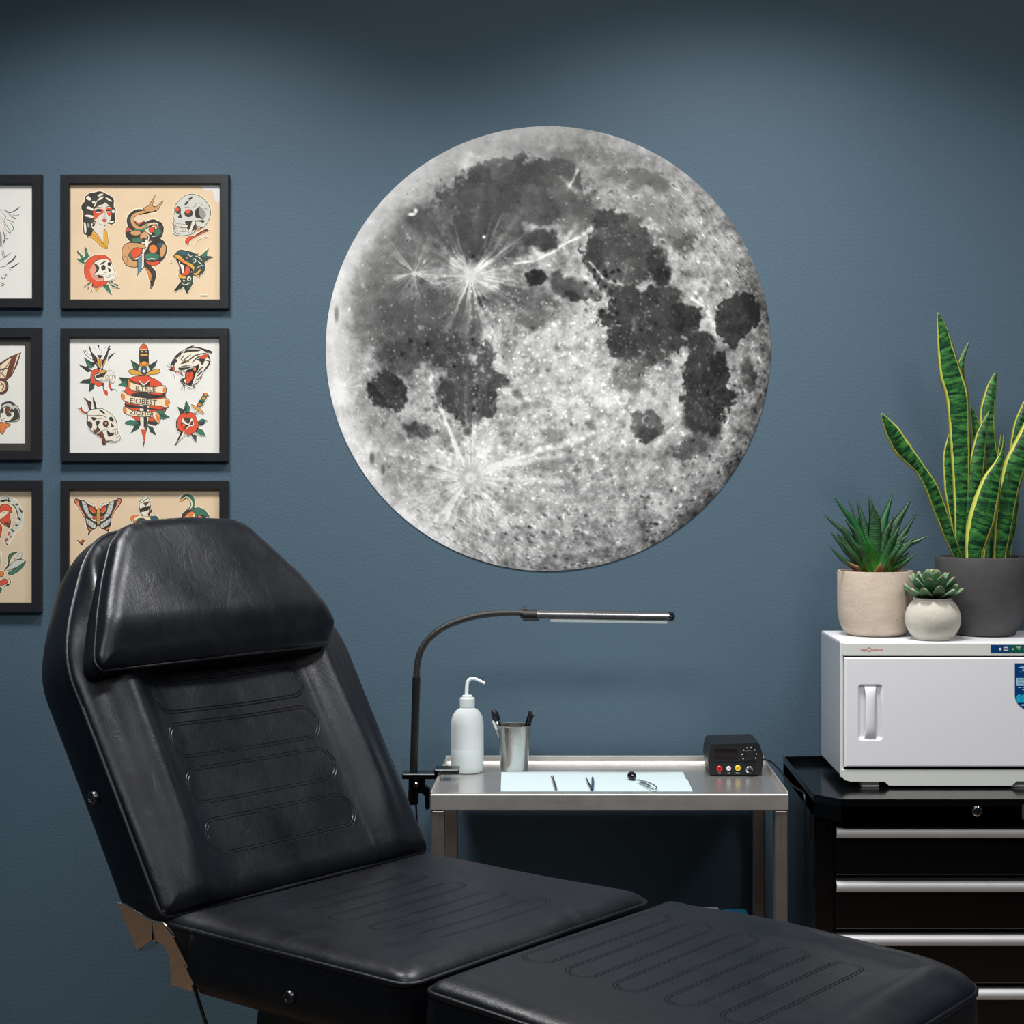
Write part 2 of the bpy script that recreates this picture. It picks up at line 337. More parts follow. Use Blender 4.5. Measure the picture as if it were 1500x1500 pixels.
    for k in range(6500):
        a = rs.rand()*6.283; q = math.sqrt(rs.rand())*.975; cx, cy = 326+326*q*math.cos(a), 326+326*q*math.sin(a)
        if not (cy > 290 or (cx > 380 and rs.rand() < .8) or rs.rand() < .25): continue
        big = rs.rand()**5
        stamp(cx, cy, .9+big*3.5+rs.rand()*.8, 0 if rs.rand() < .78 else 1, (.08+.30*rs.rand()**3)*rs.choice([1, 1, 1, -.9]))
    for k in range(420): stamp(215+rs.rand()*260, 250+rs.rand()*330, 1.0+rs.rand()*1.3, 0, .15+.35*rs.rand()**2)
    for k in range(160): stamp(60+rs.rand()*220, 200+rs.rand()*230, .9+rs.rand()*1.1, 0, .2+.3*rs.rand()**2)
    for k in range(150): stamp(380+rs.rand()*170, 130+rs.rand()*250, .9+rs.rand()*1.0, 0, .12+.3*rs.rand()**2)
    for k in range(40): stamp(380+rs.rand()*50, 205+rs.rand()*70, 1.3+rs.rand()*2.4, 0, -.35)
    for k in range(1300):
        a = -.9+rs.rand()*3.0; q = .985-.26*rs.rand()**2.2; stamp(326+326*q*math.cos(a), 326+326*q*math.sin(a), 1.2+rs.rand()**3*4.5, 2, .08+.24*rs.rand())
    for cx, cy, rx, ry, v in [(213,219,8,8,.97),(213,219,12,10,.85),(126,129,6,2.6,1.),(132,124,3,4,.95),(130,216,4,4,.85),(232,162,2.6,2.6,.97),(394,230,3.6,3,.97),(407,307,2.6,2.6,.97),(560,272,4,4,.9),(292,143,5,4,.55),(344,51,8,4,.34),(16,275,3.5,12,.55),(68,486,4,9,.42),(84,503,3,8,.42),(208,447,7,7,.36),(212,515,17,17,.60),(212,515,8.5,8.5,.93),(213,516,3,4,.82)]:
        a = np.exp(-(((X-cx)/rx)**2+((Y-cy)/ry)**2)**(2.2 if cx != 213 or ry != 10 else 1.0))*(.55 if rx == 17 else 1); g = g*(1-a)+v*a
    for cx, cy, rr in [(586,430,7),(494,170,6),(435,400,7),(512,88,8),(455,105,5),(470,430,6)]: stamp(cx, cy, rr, 1, .35)
    return np.clip(g+(RNG.rand(*X.shape)-.5)*.04, .04, 1)
NM = 640
ax1 = np.linspace(-1, 1, NM); U, Vv = np.meshgrid(ax1, -ax1)
# square grid -> disc (elliptical mapping keeps an even density and a round edge)
DX = U*np.sqrt(1-Vv*Vv/2); DY = Vv*np.sqrt(1-U*U/2)
NG = 900; X_AX = np.linspace(0, 652, NG); GX, GY = np.meshgrid(X_AX, X_AX)
ALB = moon_albedo(GX, GY)
px_ = (DX+1)*326; py_ = (1-DY)*326
fi = np.clip(px_/652*(NG-1), 0, NG-1.001); fj = np.clip(py_/652*(NG-1), 0, NG-1.001); i0 = fi.astype(int); j0 = fj.astype(int); a_ = fi-i0; b_ = fj-j0
gv = (ALB[j0, i0]*(1-a_)+ALB[j0, i0+1]*a_)*(1-b_)+(ALB[j0+1, i0]*(1-a_)+ALB[j0+1, i0+1]*a_)*b_
gl = np.where(gv <= .04045, gv/12.92, ((gv+.055)/1.055)**2.4)
mc = W(803, 511, D-.002); mr = 326/F_PX*(D-.002)
V = np.empty((NM*NM, 3)); V[:, 0] = mc.x+DX.ravel()*mr; V[:, 1] = -.002; V[:, 2] = mc.z+DY.ravel()*mr
idx = np.arange(NM*NM).reshape(NM, NM); F = np.stack([idx[:-1, :-1], idx[1:, :-1], idx[1:, 1:], idx[:-1, 1:]], -1).reshape(-1, 4)
rim = np.concatenate([idx[0, :-1], idx[:-1, -1], idx[-1, :0:-1], idx[:0:-1, 0]]); nb_ = len(rim); VB = V[rim].copy(); VB[:, 1] = -.0004
V = np.vstack([V, VB]); k_ = np.arange(nb_); S4 = np.stack([rim, np.roll(rim, -1), NM*NM+np.roll(k_, -1), NM*NM+k_], -1); F = np.vstack([F, S4])
me = bpy.data.meshes.new('moon_decal'); me.vertices.add(len(V)); me.vertices.foreach_set('co', V.ravel())
me.loops.add(len(F)*4); me.loops.foreach_set('vertex_index', F.ravel().astype(np.int32)); me.polygons.add(len(F))
me.polygons.foreach_set('loop_start', np.arange(0, len(F)*4, 4, dtype=np.int32)); me.update(calc_edges=True)
at = me.color_attributes.new('print', 'FLOAT_COLOR', 'POINT'); g4 = np.ones((len(V), 4)); gg = np.concatenate([gl.ravel(), gl.ravel()[rim]]); g4[:, 0] = g4[:, 1] = g4[:, 2] = gg
at.data.foreach_set('color', g4.ravel())
t = NT('moon_print'); ca = t.n('ShaderNodeVertexColor', layer_name='print')
mm = t.n('ShaderNodeMix', data_type='RGBA', blend_type='MULTIPLY'); mm.inputs[0].default_value = 1; t.l(ca.outputs[0], mm.inputs[6]); mm.inputs[7].default_value = (.84, .845, .85, 1)
t.set(Base_Color=mm.outputs[2], Roughness=.55, Specular_IOR_Level=.2)
mo = link('moon_decal', me, t.m, origin=(mc.x, 0, mc.z)); tag(mo, 'large round full moon photo print in grey tones stuck on the blue wall', 'wall decal')
# ------------------------------------------------ framed tattoo flash sheets
PAL = dict(K=(42,44,44), W=(238,232,216), R=(224,78,44), G=(44,118,92), g=(30,66,58), Y=(226,168,66), T=(208,156,104), B=(92,138,160), N=(112,58,42), S=(226,216,202),
           P=(232,150,128), L=(150,152,148), A=(205,208,198), c=(244,226,192), O=(228,130,60), D=(20,22,24), b=(34,88,104), V=(62,62,66))
CROP = dict(a=(100,265,15), b=(170,275,9.375), c=(240,265,15), d=(100,355,16.667), e=(240,355,16.667), f=(100,490,15), g=(165,490,8.3333), h=(240,490,15), i=(100,570,15),
            j=(240,570,15), k=(100,710,15), l=(180,715,10), m=(0,250,7.143), n=(0,475,7.143), o=(0,695,7.143))
def P2(s): return [tuple(float(q) for q in p.split(',')) for p in s.split()]
ART = {}
# each line: kind(p smooth fill, s sharp fill, l stroke, e ellipse) colour outline/width points, in the units of the sheet's sketch
ART['a'] = '''
p K 0 700,225 830,280 960,350 1005,430 1000,560 1045,640 1030,720 1030,900 950,960 890,920 900,800 560,900 590,960 570,1060 500,1150 470,1200 400,1190 340,1160 325,1000 320,800 330,690 290,610 300,520 360,450 370,350 470,270 580,250
p S 5 600,580 700,520 800,470 900,540 945,600 950,700 930,850 870,930 800,975 690,950 590,890 560,780 550,680
s S 4 600,880 690,950 800,980 780,1110 790,1380 680,1250 545,1100
p R 0 560,660 640,620 760,620 770,700 680,760 600,850 565,800
p R 0 830,610 945,590 945,700 900,790 850,700
p K 0 590,650 660,610 730,650 700,680 620,675
p K 0 830,650 890,620 940,640 920,670 850,670
e W 0 660,690 55,14
e W 0 885,680 45,12
e K 0 665,660 26,20
e K 0 885,650 24,18
p R 4 740,860 790,840 845,855 800,905
l N 8 760,790 795,805 830,785
l N 7 800,620 812,700 800,770
l K 16 590,600 640,585 750,590
l K 16 820,590 880,560 940,570
p Y 7 545,1100 640,1180 720,1290 780,1380 850,1480 800,1500 700,1430 560,1290 430,1215 500,1190
p Y 7 790,1080 850,1110 870,1250 880,1320 850,1480 790,1400 780,1250
l K 6 520,1170 660,1280 790,1450
p W 0 390,380 440,330 510,400 470,430 420,410
p W 0 640,320 720,280 770,290 690,340
p W 0 620,450 700,360 780,345 720,410 640,440 600,540 560,560
p W 0 820,370 880,380 970,450 900,440
p W 0 520,460 570,440 600,480 550,500
p W 0 400,600 440,560 550,610 540,650 480,630
p W 0 350,770 420,745 550,770 530,820 440,795
p W 0 345,910 385,950 400,1100 370,1160 350,1050
p W 0 500,930 540,950 520,990 570,1020 530,1045
p W 0 970,630 1020,640 1010,700 960,690
p W 0 900,900 950,880 1010,880 960,930
p L 0 420,930 470,960 460,1030 430,1010
p K 0 620,520 700,460 790,440 780,500 700,530 600,580
l K 6 395,1210 440,1280'''
ART['b'] = '''
l K 78 540,300 400,320 280,330 200,400 190,470 230,540 330,560 420,510 520,470 600,540 590,620 500,660
l T 40 560,290 440,320 310,350 230,400 240,500 330,560 430,510 520,500 560,560
s T 8 380,280 450,240 540,100 500,240 520,265 570,250 650,180 580,300 500,330 400,330
p R 6 250,450 310,480 390,460 340,500 290,500
l G 34 240,570 330,590 400,560 430,500
l W 12 390,560 470,500 560,490 580,560
p R 8 130,600 160,540 190,560 180,620
p K 6 130,620 200,600 260,640 400,650 520,640 620,620 640,520 570,470 620,500 640,640 580,700 400,740 250,760 160,700
e T 6 270,620 75,36
e R 6 490,580 42,40
p G 4 520,600 600,570 620,620 560,660
l W 11 490,670 555,660
p G 5 220,700 310,690 380,720 300,750 240,745
p T 7 330,650 390,600 440,640 420,700 370,690 340,720
p T 9 90,830 160,760 300,760 400,790 400,830 250,850 200,930 230,1000 290,1010 290,1080 230,1090 140,1060 85,960
p K 6 560,700 650,730 690,820 680,930 610,1020 480,1050 400,1010 400,860 470,760
e O 7 510,840 60,60
p G 5 400,920 470,900 590,920 560,990 410,980
l W 12 430,990 490,975 550,985
p T 5 620,780 680,800 680,880 630,960 600,900
p b 4 560,770 640,760 610,830
p R 7 190,900 260,830 360,840 330,920 240,970
p G 5 170,930 200,900 220,980 300,1000 220,990
p R 6 410,1010 500,1020 600,1005 560,1060 460,1060
s B 8 300,980 380,890 385,1080 300,1190
s W 3 360,900 385,890 385,1080 350,1120
s W 3 400,720 430,700 430,820 395,810
l W 12 420,630 450,660 440,740 430,810 395,860 380,890 300,970
l K 8 305,1180 285,1240
p K 6 390,1030 480,1080 550,1170 530,1280 490,1380 460,1360 500,1260 480,1150 400,1090
p O 5 380,1070 450,1130 490,1200 470,1300 455,1250 430,1160
l L 8 470,1330 485,1385
l N 5 90,940 150,950 150,1060
l N 5 150,800 200,850'''
ART['c'] = '''
p A 12 620,290 780,330 930,450 1020,620 1020,780 950,930 860,1030 760,1000 700,1060 650,1150 560,1185 400,1205 230,1180 205,1100 230,1030 205,930 230,870 200,760 240,700 240,580 300,470 400,370 500,310
p K 0 690,650 800,560 780,700 870,840 780,820 700,800
p L 0 780,580 880,640 930,760 870,830 790,760
e K 5 315,640 60,82
e R 0 295,620 42,48
e K 5 545,710 92,86
e R 0 530,670 62,46
s K 3 370,690 400,830 310,800
s K 0 640,340 530,390 560,420 480,470 440,545 520,510 560,430 620,390
p K 0 470,890 600,880 880,860 860,930 820,900 700,900 720,1010 640,1100 540,1110 500,980
p S 4 620,890 700,900 640,1030 600,1150 540,1110 590,1000
p S 4 205,930 300,940 420,950 520,970 510,1020 400,1020 280,1000
p S 4 240,1040 350,1060 520,1060 520,1105 380,1115 250,1080
l K 7 225,985 300,1010 400,1030 520,1035
l K 6 270,940 270,1000
l K 6 330,950 330,1010
l K 6 390,955 390,1015
l K 6 445,960 445,1020
l K 6 300,1050 300,1100
l K 6 360,1060 360,1110
l K 6 420,1060 420,1112
l K 6 475,1060 475,1112
l N 9 620,575 690,560 700,500 790,480
l N 10 820,470 835,540
l N 9 820,600 900,600 960,630
l N 9 810,620 830,680 880,690
l K 7 440,600 500,570 600,600
l K 14 230,1110 280,1150 360,1160
p O 4 690,1050 820,1045 800,1080 720,1085
p R 9 480,1300 540,1230 700,1200 900,1090 960,1100 800,1180 640,1260 560,1320 540,1400 480,1370
l K 14 700,1190 860,1100 1030,1095
l N 11 660,1400 760,1310 860,1250 990,1230'''
ART['d'] = '''
s G 6 420,110 520,340 430,430 400,260
s G 6 230,210 420,400 380,470 280,320
s G 6 205,390 330,420 400,500 370,520 260,470
s W 4 450,160 550,330 510,350
p R 9 600,340 720,310 880,310 990,380 1050,470 900,600 960,960 860,1060 620,1090 590,1000 480,940 400,800 390,640 410,520 500,410
l K 8 390,625 520,630
l K 8 750,330 760,400
l K 8 620,960 600,1080
l K 6 780,960 780,1040
l K 6 470,830 560,820
p P 6 560,600 640,480 800,400 900,500 900,900 760,940 620,850 560,740
p W 8 780,420 950,410 1050,500 1105,600 1130,700 1150,860 1020,930 880,950 860,850 760,800 640,800 720,640 640,500
p K 0 640,530 700,540 760,620 720,720 650,760 690,650
p K 0 770,530 930,440 900,490 800,545
e K 0 860,620 56,70
e K 0 1005,530 45,48
s K 0 960,600 1060,680 1000,740
p K 0 720,810 800,810 850,860 740,870
l K 8 780,770 860,790 900,740 950,760
l K 7 900,800 960,860 1130,790
l K 6 960,820 1120,760
l W 10 560,620 540,700 600,850 720,930 840,930
s G 7 870,1080 980,1030 1060,1270 930,1170
s G 7 990,960 1080,1040 1260,1130 1080,1090
s W 4 1060,940 1210,1060 1100,1000
s N 4 390,1090 500,990 540,1010
s Y 6 650,1110 760,1110 680,1200
e N 0 490,1115 18,18
e N 0 570,1175 18,22'''
ART['e'] = '''
p g 8 250,340 330,230 430,190 620,220 760,270 880,370 980,480 1020,600 980,720 900,800 860,800 720,780 700,740 750,640 600,520 450,420
p b 0 330,240 430,200 560,240 620,320 560,330 400,280
s g 7 870,350 1090,160 1030,330 1180,360 1010,480
s G 0 920,340 1080,180 1030,370
s V 0 980,440 1180,360 1050,350
p Y 7 260,350 300,300 420,340 520,450 700,540 750,620 710,730 690,640 600,570 480,500 380,420
p O 0 330,390 420,400 520,480 640,550 560,540 440,480
p D 6 300,420 420,480 540,560 670,620 660,740 580,820 420,790 410,660 380,560
p R 5 540,600 590,580 640,650 640,720 580,800 440,800 500,740
p W 4 400,530 490,570 490,740 450,750 430,650
s W 3 360,440 400,480 380,560
s W 4 400,580 400,640 360,680
p Y 7 390,700 420,790 540,830 560,850 500,890 370,850 360,800
p g 7 560,830 700,760 710,900 700,1020 560,1240 510,1090 420,1130 270,1190 420,970 400,900 520,890
p K 0 510,1060 560,1050 570,1230
s K 0 270,1190 420,980 400,1090
e W 0 620,890 50,56
e g 0 630,900 26,34
p W 0 470,920 520,930 500,960
l W 18 450,1000 520,1040 600,1010 640,980
p Y 6 720,760 800,740 860,670 900,650 890,720 820,790 740,800
s T 5 720,790 860,800 880,850
l W 20 700,440 760,400 780,470 720,500
l W 18 820,450 880,500 930,540
l W 16 590,260 640,340 700,330
l W 16 760,330 860,370 940,450
l W 15 800,640 880,580 980,560
p P 5 520,350 580,370 640,350 560,400
l L 7 200,390 160,440 170,490 200,460
s Y 5 800,290 850,240 850,300
l L 6 900,1300 960,1285 1060,1300'''
ART['f'] = '''
s G 7 340,500 580,650 510,750 420,700
s K 0 400,570 580,640 560,720
s K 6 220,660 410,710 520,800 430,830
s g 6 250,1070 330,990 480,970 480,1080
s g 6 470,1080 580,1080 570,1180 450,1280
l K 14 330,350 380,440 540,580
l K 12 360,290 390,370 490,470
s K 6 470,260 520,390 610,490 620,640 680,780 560,590 480,360
s K 5 635,450 745,455 700,560
s K 5 860,350 915,250 860,480 760,700 740,620 800,480
s K 5 1020,410 870,580 880,500
s Y 5 620,500 690,560 700,760 650,650
s Y 5 700,540 740,540 720,790
s Y 5 830,520 850,540 740,790 770,640
l K 9 640,240 690,330
l K 8 740,230 730,440
l K 8 570,290 640,340
l K 8 800,310 840,280
l K 9 900,350 945,300
l K 6 670,220 680,280
p R 7 520,800 640,750 680,820 600,870 560,950 620,1030 760,1060 750,1110 650,1150 580,1080 500,1060 490,920
p Y 6 690,800 830,780 810,830 690,860
p K 0 700,870 820,840 760,910
p W 8 580,900 640,870 760,940 830,840 900,780 980,810 1040,920 1010,1050 960,1070 920,1020 760,1020 620,1000
p K 0 610,900 700,900 740,930 620,950
l K 8 700,985 800,995 910,990
e W 6 850,940 32,36
e W 6 935,940 36,56
l K 9 930,890 1000,900 1020,960
p R 6 760,1060 790,1200 860,1250 860,1340 810,1310 770,1220
p R 5 890,1060 920,1060 950,1200 940,1240 890,1130
l K 9 950,1220 1030,1200 1065,1270'''
ART['g'] = '''
s g 5 220,310 320,370 310,440 260,430
s g 5 545,315 525,380 460,440 440,380
s G 0 235,330 290,400 280,430
s G 0 535,330 480,420 500,380
p O 6 330,170 380,115 430,170 440,340 435,400 330,400 330,340
p R 0 345,165 380,120 420,165
s c 3 340,175 425,175 430,190 335,190
s K 0 330,195 435,195 435,300 330,300
s Y 3 340,235 430,235 430,262 340,262
e c 3 360,210 16,10
e c 3 410,210 16,10
s K 0 330,300 438,300 440,345 330,345
e Y 4 385,352 32,26
s W 4 325,390 440,385 445,470 325,465
e b 4 383,435 44,48
e W 0 383,447 17,17
p Y 6 195,450 235,425 330,455 385,500 440,455 550,420 582,450 550,480 460,490 400,520 350,495 240,490
p R 5 210,540 300,510 440,510 580,580 600,620 640,760 650,900 560,1060 500,1110 430,1080 280,1040 220,980 160,860 150,700
s g 5 75,520 200,530 210,620 150,640
s G 3 65,620 150,560 190,640
s G 5 530,930 650,930 620,960 700,1010 620,1040 540,990
s g 0 560,960 690,1010 600,1010
p G 5 150,1085 210,1045 290,1060 340,1080 250,1110
s g 5 220,1205 270,1110 340,1070 320,1150
s g 5 430,1110 490,1130 530,1230 460,1190
s W 4 320,560 375,610 450,550 445,1000 410,1170 380,1140 350,1170 330,1000 325,640
s K 0 375,700 430,700 420,1100 410,1160 380,1140
s K 0 310,560 380,600 460,545 450,640 380,620 330,640
l W 14 315,550 380,612 455,550
s R 4 350,1170 382,1135 412,1170 388,1330
s c 0 360,1160 382,1130 405,1160
s K 0 372,1310 392,1310 380,1385
p K 0 200,760 330,700 560,740 640,710 640,750 560,775 420,780
p K 0 150,850 330,870 560,910 670,880 640,910 500,920 330,900 200,890
p K 0 430,1060 540,1060 570,1040 540,1100 460,1090
p c 6 200,540 250,590 400,630 520,640 620,620 655,660 640,715 560,710 400,700 260,690 195,640 185,570
p c 6 130,690 200,740 350,770 520,790 650,775 690,820 670,890 560,870 380,860 220,840 120,790 105,730
p c 6 140,880 240,920 400,940 540,950 580,1010 560,1085 480,1010 330,1005 200,985 135,940
p O 0 190,560 215,580 215,640 190,620
p O 0 625,640 652,665 638,712 612,690
p O 0 112,730 145,730 150,790 118,780
p O 0 650,790 688,820 668,885 640,850
p O 0 140,890 170,900 170,960 140,940
p O 0 530,960 575,1010 560,1075 530,1020
p N 0 200,545 320,600 230,590'''
ART['h'] = '''
p W 12 180,640 240,520 370,390 500,320 680,290 850,320 1050,390 970,450 1010,590 880,800 820,950 700,1080 520,1130 430,1090 380,1000 480,960 480,830 330,800 220,800 170,740
p K 0 440,390 520,330 800,330 760,370 600,380 440,410
l K 24 480,330 560,280 670,240
l K 15 640,290 760,300 900,350
p K 0 830,330 960,345 1050,390 980,405 900,370
p K 0 180,640 250,530 300,590 250,640 220,700
p K 0 250,510 330,400 380,390 300,520
l K 22 340,530 370,430 430,380
l K 20 370,570 440,460
l K 20 400,590 520,500 600,440
l K 26 420,640 560,560 700,460 960,400
l K 24 620,630 720,520 800,470
p R 9 760,500 850,460 960,430 930,520 850,540
p K 0 720,540 900,540 890,600 840,670 800,600
l K 26 900,560 1000,600 960,720 890,800
l K 26 960,470 1020,550
p K 0 370,650 480,560 560,600 470,630
p Y 3 470,570 530,580 500,600
p K 0 320,740 460,680 700,690 740,640 720,800 640,720 520,760 380,790
l W 16 360,720 500,710 660,690
p D 6 490,820 560,760 700,720 760,650 760,760 690,900 640,1080 520,1110 490,1050
p R 5 490,850 560,830 640,830 640,940 560,1060 500,1060
e O 4 680,760 34,46
l K 10 560,850 555,930
p W 6 700,860 740,800 720,960 660,1100 620,1110
l K 24 740,850 800,770 870,700
l K 30 740,920 790,860 850,810
l K 18 730,1000 820,920
p R 4 190,710 240,710 235,790 200,780
p K 0 160,700 190,740 190,800 150,780
p R 0 250,830 340,830 300,860
l K 9 60,760 160,775
l K 9 50,660 140,730
l K 9 90,600 170,690
l K 9 200,830 240,950
l K 9 350,840 400,920
l K 8 370,820 430,900
p K 0 390,1000 440,950 480,970 440,1010 500,1100 440,1080
l K 12 360,1010 430,1120 380,1200
l K 10 470,1120 450,1230
l K 10 560,1160 600,1200
l K 10 640,1150 660,1190
l K 12 690,1090 740,1060
l K 12 520,1190 560,1160
l K 10 650,1130 700,1160'''
ART['i'] = '''
s K 5 360,190 420,240 510,280 490,330 510,460 470,450 420,310
s N 0 440,270 490,300 490,440 460,400
s K 5 540,150 600,300 630,440 590,430 550,300
s R 8 220,400 270,410 290,370 310,450 410,540 320,530 280,470
p W 10 430,500 520,450 640,430 760,430 900,510 1010,610 1070,720 1080,830 1090,940 1150,1060 1100,1130 1000,1160 860,1150 830,1190 780,1210 750,1150 770,1050 640,990 500,920 430,760 430,620
l K 10 420,490 430,570 600,580 740,580 860,640
l K 8 500,640 640,660 780,640
l N 14 640,570 780,590 850,640
p K 0 670,450 740,460 820,550 760,530
p K 5 510,620 620,640 560,690
p K 0 440,710 520,730 530,830 490,860 440,780
p K 0 600,720 680,690 690,750 650,810 700,910 590,970 550,860 600,900 630,820
p N 0 560,900 690,910 600,965
e K 0 825,760 64,76
e P 3 830,750 28,36
p K 4 900,650 950,610 1000,690 960,710
s K 3 940,730 1010,820 950,840
p N 6 640,1000 740,930 790,1040 830,1170 770,1210 750,1100 700,1050
p K 0 850,900 930,960 1020,960 960,1030 880,1030
l K 8 730,910 800,900 870,840 910,890
l K 12 830,1150 920,1130 1010,1150
l K 6 1000,650 1060,720 1030,760
l K 6 970,910 1060,860
l K 6 980,940 1070,880
l K 6 1000,1010 1090,990
l K 7 1020,1080 1110,1040
l K 6 1040,920 1050,1000
l K 6 1075,930 1090,990
l K 6 740,950 820,1110 860,1130
l K 10 430,600 430,720 500,890 600,960'''
ART['j'] = '''
s G 6 500,250 580,410 560,500 500,520 455,470 460,380
s g 0 500,260 510,400 500,510 460,460
s g 6 300,380 460,460 440,520 370,560
s G 6 770,690 850,650 955,690 860,760 790,790
s g 0 780,720 950,690 860,760 790,790
s G 6 760,860 860,900 920,1020 800,1010 710,960
s g 6 590,990 720,1010 715,1170 640,1070
s W 5 690,430 760,460 720,560 650,500
l g 14 730,470 690,560
s G 8 880,90 970,130 890,290 820,400 740,370
e O 6 925,115 46,38
e Y 5 880,200 42,34
e O 5 790,345 44,36
s g 0 790,250 880,290 850,320 770,290
p Y 8 610,335 680,360 800,430 880,510 850,530 760,480 640,390
p R 10 390,540 480,520 500,545 580,510 680,560 720,650 770,780 740,860 690,940 580,1000 520,1010 460,960 380,930 300,860 290,740 330,600
p K 0 380,740 440,640 540,630 620,640 660,700 650,800 560,840 470,890 420,850 390,830
p W 0 395,700 430,650 460,700 500,740 550,760 600,650 640,680 560,780 470,770
l W 22 640,680 650,790 560,810 480,890
p R 0 420,760 470,790 450,860 390,800
p Y 3 450,690 520,690 490,720
p N 0 570,760 620,700 620,770
l K 8 490,530 500,620
l K 8 700,800 770,790
l K 6 270,620 290,870 390,970 
s W 6 390,960 460,920 460,1010 250,1225
s K 0 400,950 430,940 330,1120 250,1225'''
ART['k'] = '''
p K 6 130,350 190,310 300,350 450,430 600,540 640,700 620,820 600,960 560,980 500,1000 470,1080 430,1110 450,1000 400,900 380,760 360,710 260,540 200,440
p K 6 1160,340 1110,300 980,370 830,450 720,540 680,700 700,820 720,960 790,980 840,1000 900,1050 880,950 940,880 940,760 950,710 1040,540 1120,430
p P 5 140,350 190,320 240,380 240,440 300,560 380,700 340,690 240,540 180,430
p P 5 1160,340 1110,310 1060,370 1060,440 1000,560 940,700 980,690 1060,520 1130,420
e R 3 190,370 24,22
e R 3 1105,362 24,22
p A 0 300,360 380,400 430,500 460,620 560,720 480,730 400,640 340,520
p A 0 1000,360 920,400 870,500 840,620 740,720 830,730 920,640 970,520
l K 6 330,450 420,440
l K 6 350,520 440,500
l K 6 370,580 460,560
l K 6 400,650 500,620
l K 6 970,450 880,440
l K 6 950,520 860,500
l K 6 940,590 850,560
l K 6 900,650 800,620
p R 6 460,480 520,480 600,560 610,610 560,620 490,570
p R 6 840,480 780,480 715,560 710,610 760,620 820,570
l Y 14 470,530 530,600 600,625
l Y 14 840,530 780,600 720,625
p R 4 530,700 610,700 610,780 560,750
p R 4 800,690 715,700 715,750 770,740
p W 0 500,740 620,790 610,800 540,790
p W 0 820,740 720,780 720,800 790,780
p A 0 390,760 430,760 600,880 590,950 540,950 440,870
p A 0 930,760 900,750 720,880 730,950 780,940 890,860
l K 6 450,790 440,860
l K 6 500,820 490,900
l K 6 550,850 540,930
l K 6 870,790 880,860
l K 6 820,820 830,890
l K 6 770,850 780,930
p O 5 430,930 520,990 470,1010
p O 5 900,920 820,980 870,1000
p Y 6 640,530 665,490 690,530 710,700 690,880 665,900 640,880 620,700
l K 7 625,640 705,640
l K 7 620,690 710,690
l K 7 625,740 705,740
l K 7 630,790 700,790
l K 8 440,350 540,410 610,510
l K 8 860,350 760,420 700,500
p K 0 645,860 690,860 665,910
s g 4 200,1220 290,1330 270,1260
s g 4 370,1220 300,1330 330,1240
s R 3 240,1250 290,1220 340,1190 300,1290'''
ART['l'] = '''
p W 6 330,110 380,150 405,230 390,300 380,400 350,425 290,400 255,320 240,230 270,150
p K 0 255,300 390,260 375,320 270,350
s N 3 300,220 400,190 330,270
l K 10 245,240 320,180 375,150
l K 7 250,200 320,130
p N 3 370,370 420,310 430,330 380,400
p O 4 100,440 160,395 230,400 180,440 150,480
p c 4 150,460 230,400 300,410 420,420 500,440 520,520 140,540
p g 4 190,500 220,450 290,440 350,470 370,520 200,530
p b 4 400,440 470,405 520,440 520,500 480,505
p O 3 370,500 430,500 430,525 370,525
p O 3 150,480 190,480 190,540 160,540
l G 60 850,170 880,130 940,115 1000,140 1025,200 1020,260 980,330 930,380
l c 18 880,160 940,130 1000,190 1010,260 960,330
s Y 4 810,205 860,150 910,150 880,190
p K 5 870,480 870,380 960,320 1010,330 950,400 900,480
p O 5 890,480 910,410 980,350 1050,340 1060,400 1060,480
l c 12 940,410 1000,440 1040,430
p G 6 1000,330 1090,285 1180,310 1240,370 1265,430 1200,410 1130,400 1060,440 1050,360
p O 4 1060,470 1130,400 1190,480
s K 4 1150,410 1210,410 1230,480 1190,480
s c 0 1040,360 1060,410 1030,440'''
ART['m'] = '''
l K 7 0,420 40,410 100,440 150,420 215,370
l K 10 140,430 200,385
l K 5 20,440 60,480 40,520
l K 5 60,420 110,470 180,470 205,455
l K 8 110,470 150,500 170,500
l K 5 70,510 150,540
l K 6 100,530 140,600 120,640
l K 5 20,500 60,560 110,640 100,670
l R 5 40,550 55,610 35,600
l K 6 60,620 110,660
l K 8 30,620 50,700 40,760
l K 6 60,710 85,715
l L 22 5,640 10,800
l K 5 70,660 30,780 50,900
l K 5 20,830 30,900 60,890
l K 5 0,940 60,900 125,850
l K 14 75,975 130,940 172,880
l K 5 60,990 130,940
l K 11 90,1020 130,1010 200,965
l K 6 95,1030 130,1045
l K 5 0,1010 60,1000
l K 7 10,1110 40,1130 70,1090
l K 6 40,1080 75,1095
l K 8 0,1170 40,1190 10,1210
l L 4 120,450 160,470
l L 5 10,470 10,560'''
ART['n'] = '''
s N 7 0,410 110,340 220,295 180,420 120,540 70,580 0,600
s c 4 0,430 100,355 120,350 90,440 60,560 0,580
s N 0 120,345 175,320 120,480 80,540
s c 0 180,325 205,310 160,430 125,520 160,400
l N 8 0,540 60,450 110,380
l K 14 0,480 30,470 80,460
l N 8 0,500 60,560
e N 8 15,650 70,82
e c 4 10,650 52,60
l N 10 0,600 40,650 10,700
l K 7 0,640 50,620
p A 7 20,860 60,820 120,820 190,870 210,950 190,1010 130,1020 80,1000
l K 20 15,850 50,825 110,820 150,860
p K 0 60,1020 130,960 150,880 190,900 200,980 140,1010
p W 6 5,930 30,880 80,860 140,900 145,960 100,1010 40,1010 10,990
e K 0 20,905 20,26
e K 0 125,905 22,20
p N 0 70,860 110,890 60,940 50,900
e V 3 92,945 26,22
l K 6 30,990 50,985
p O 6 0,1030 40,1030 110,1050 60,1090 30,1150 0,1120'''
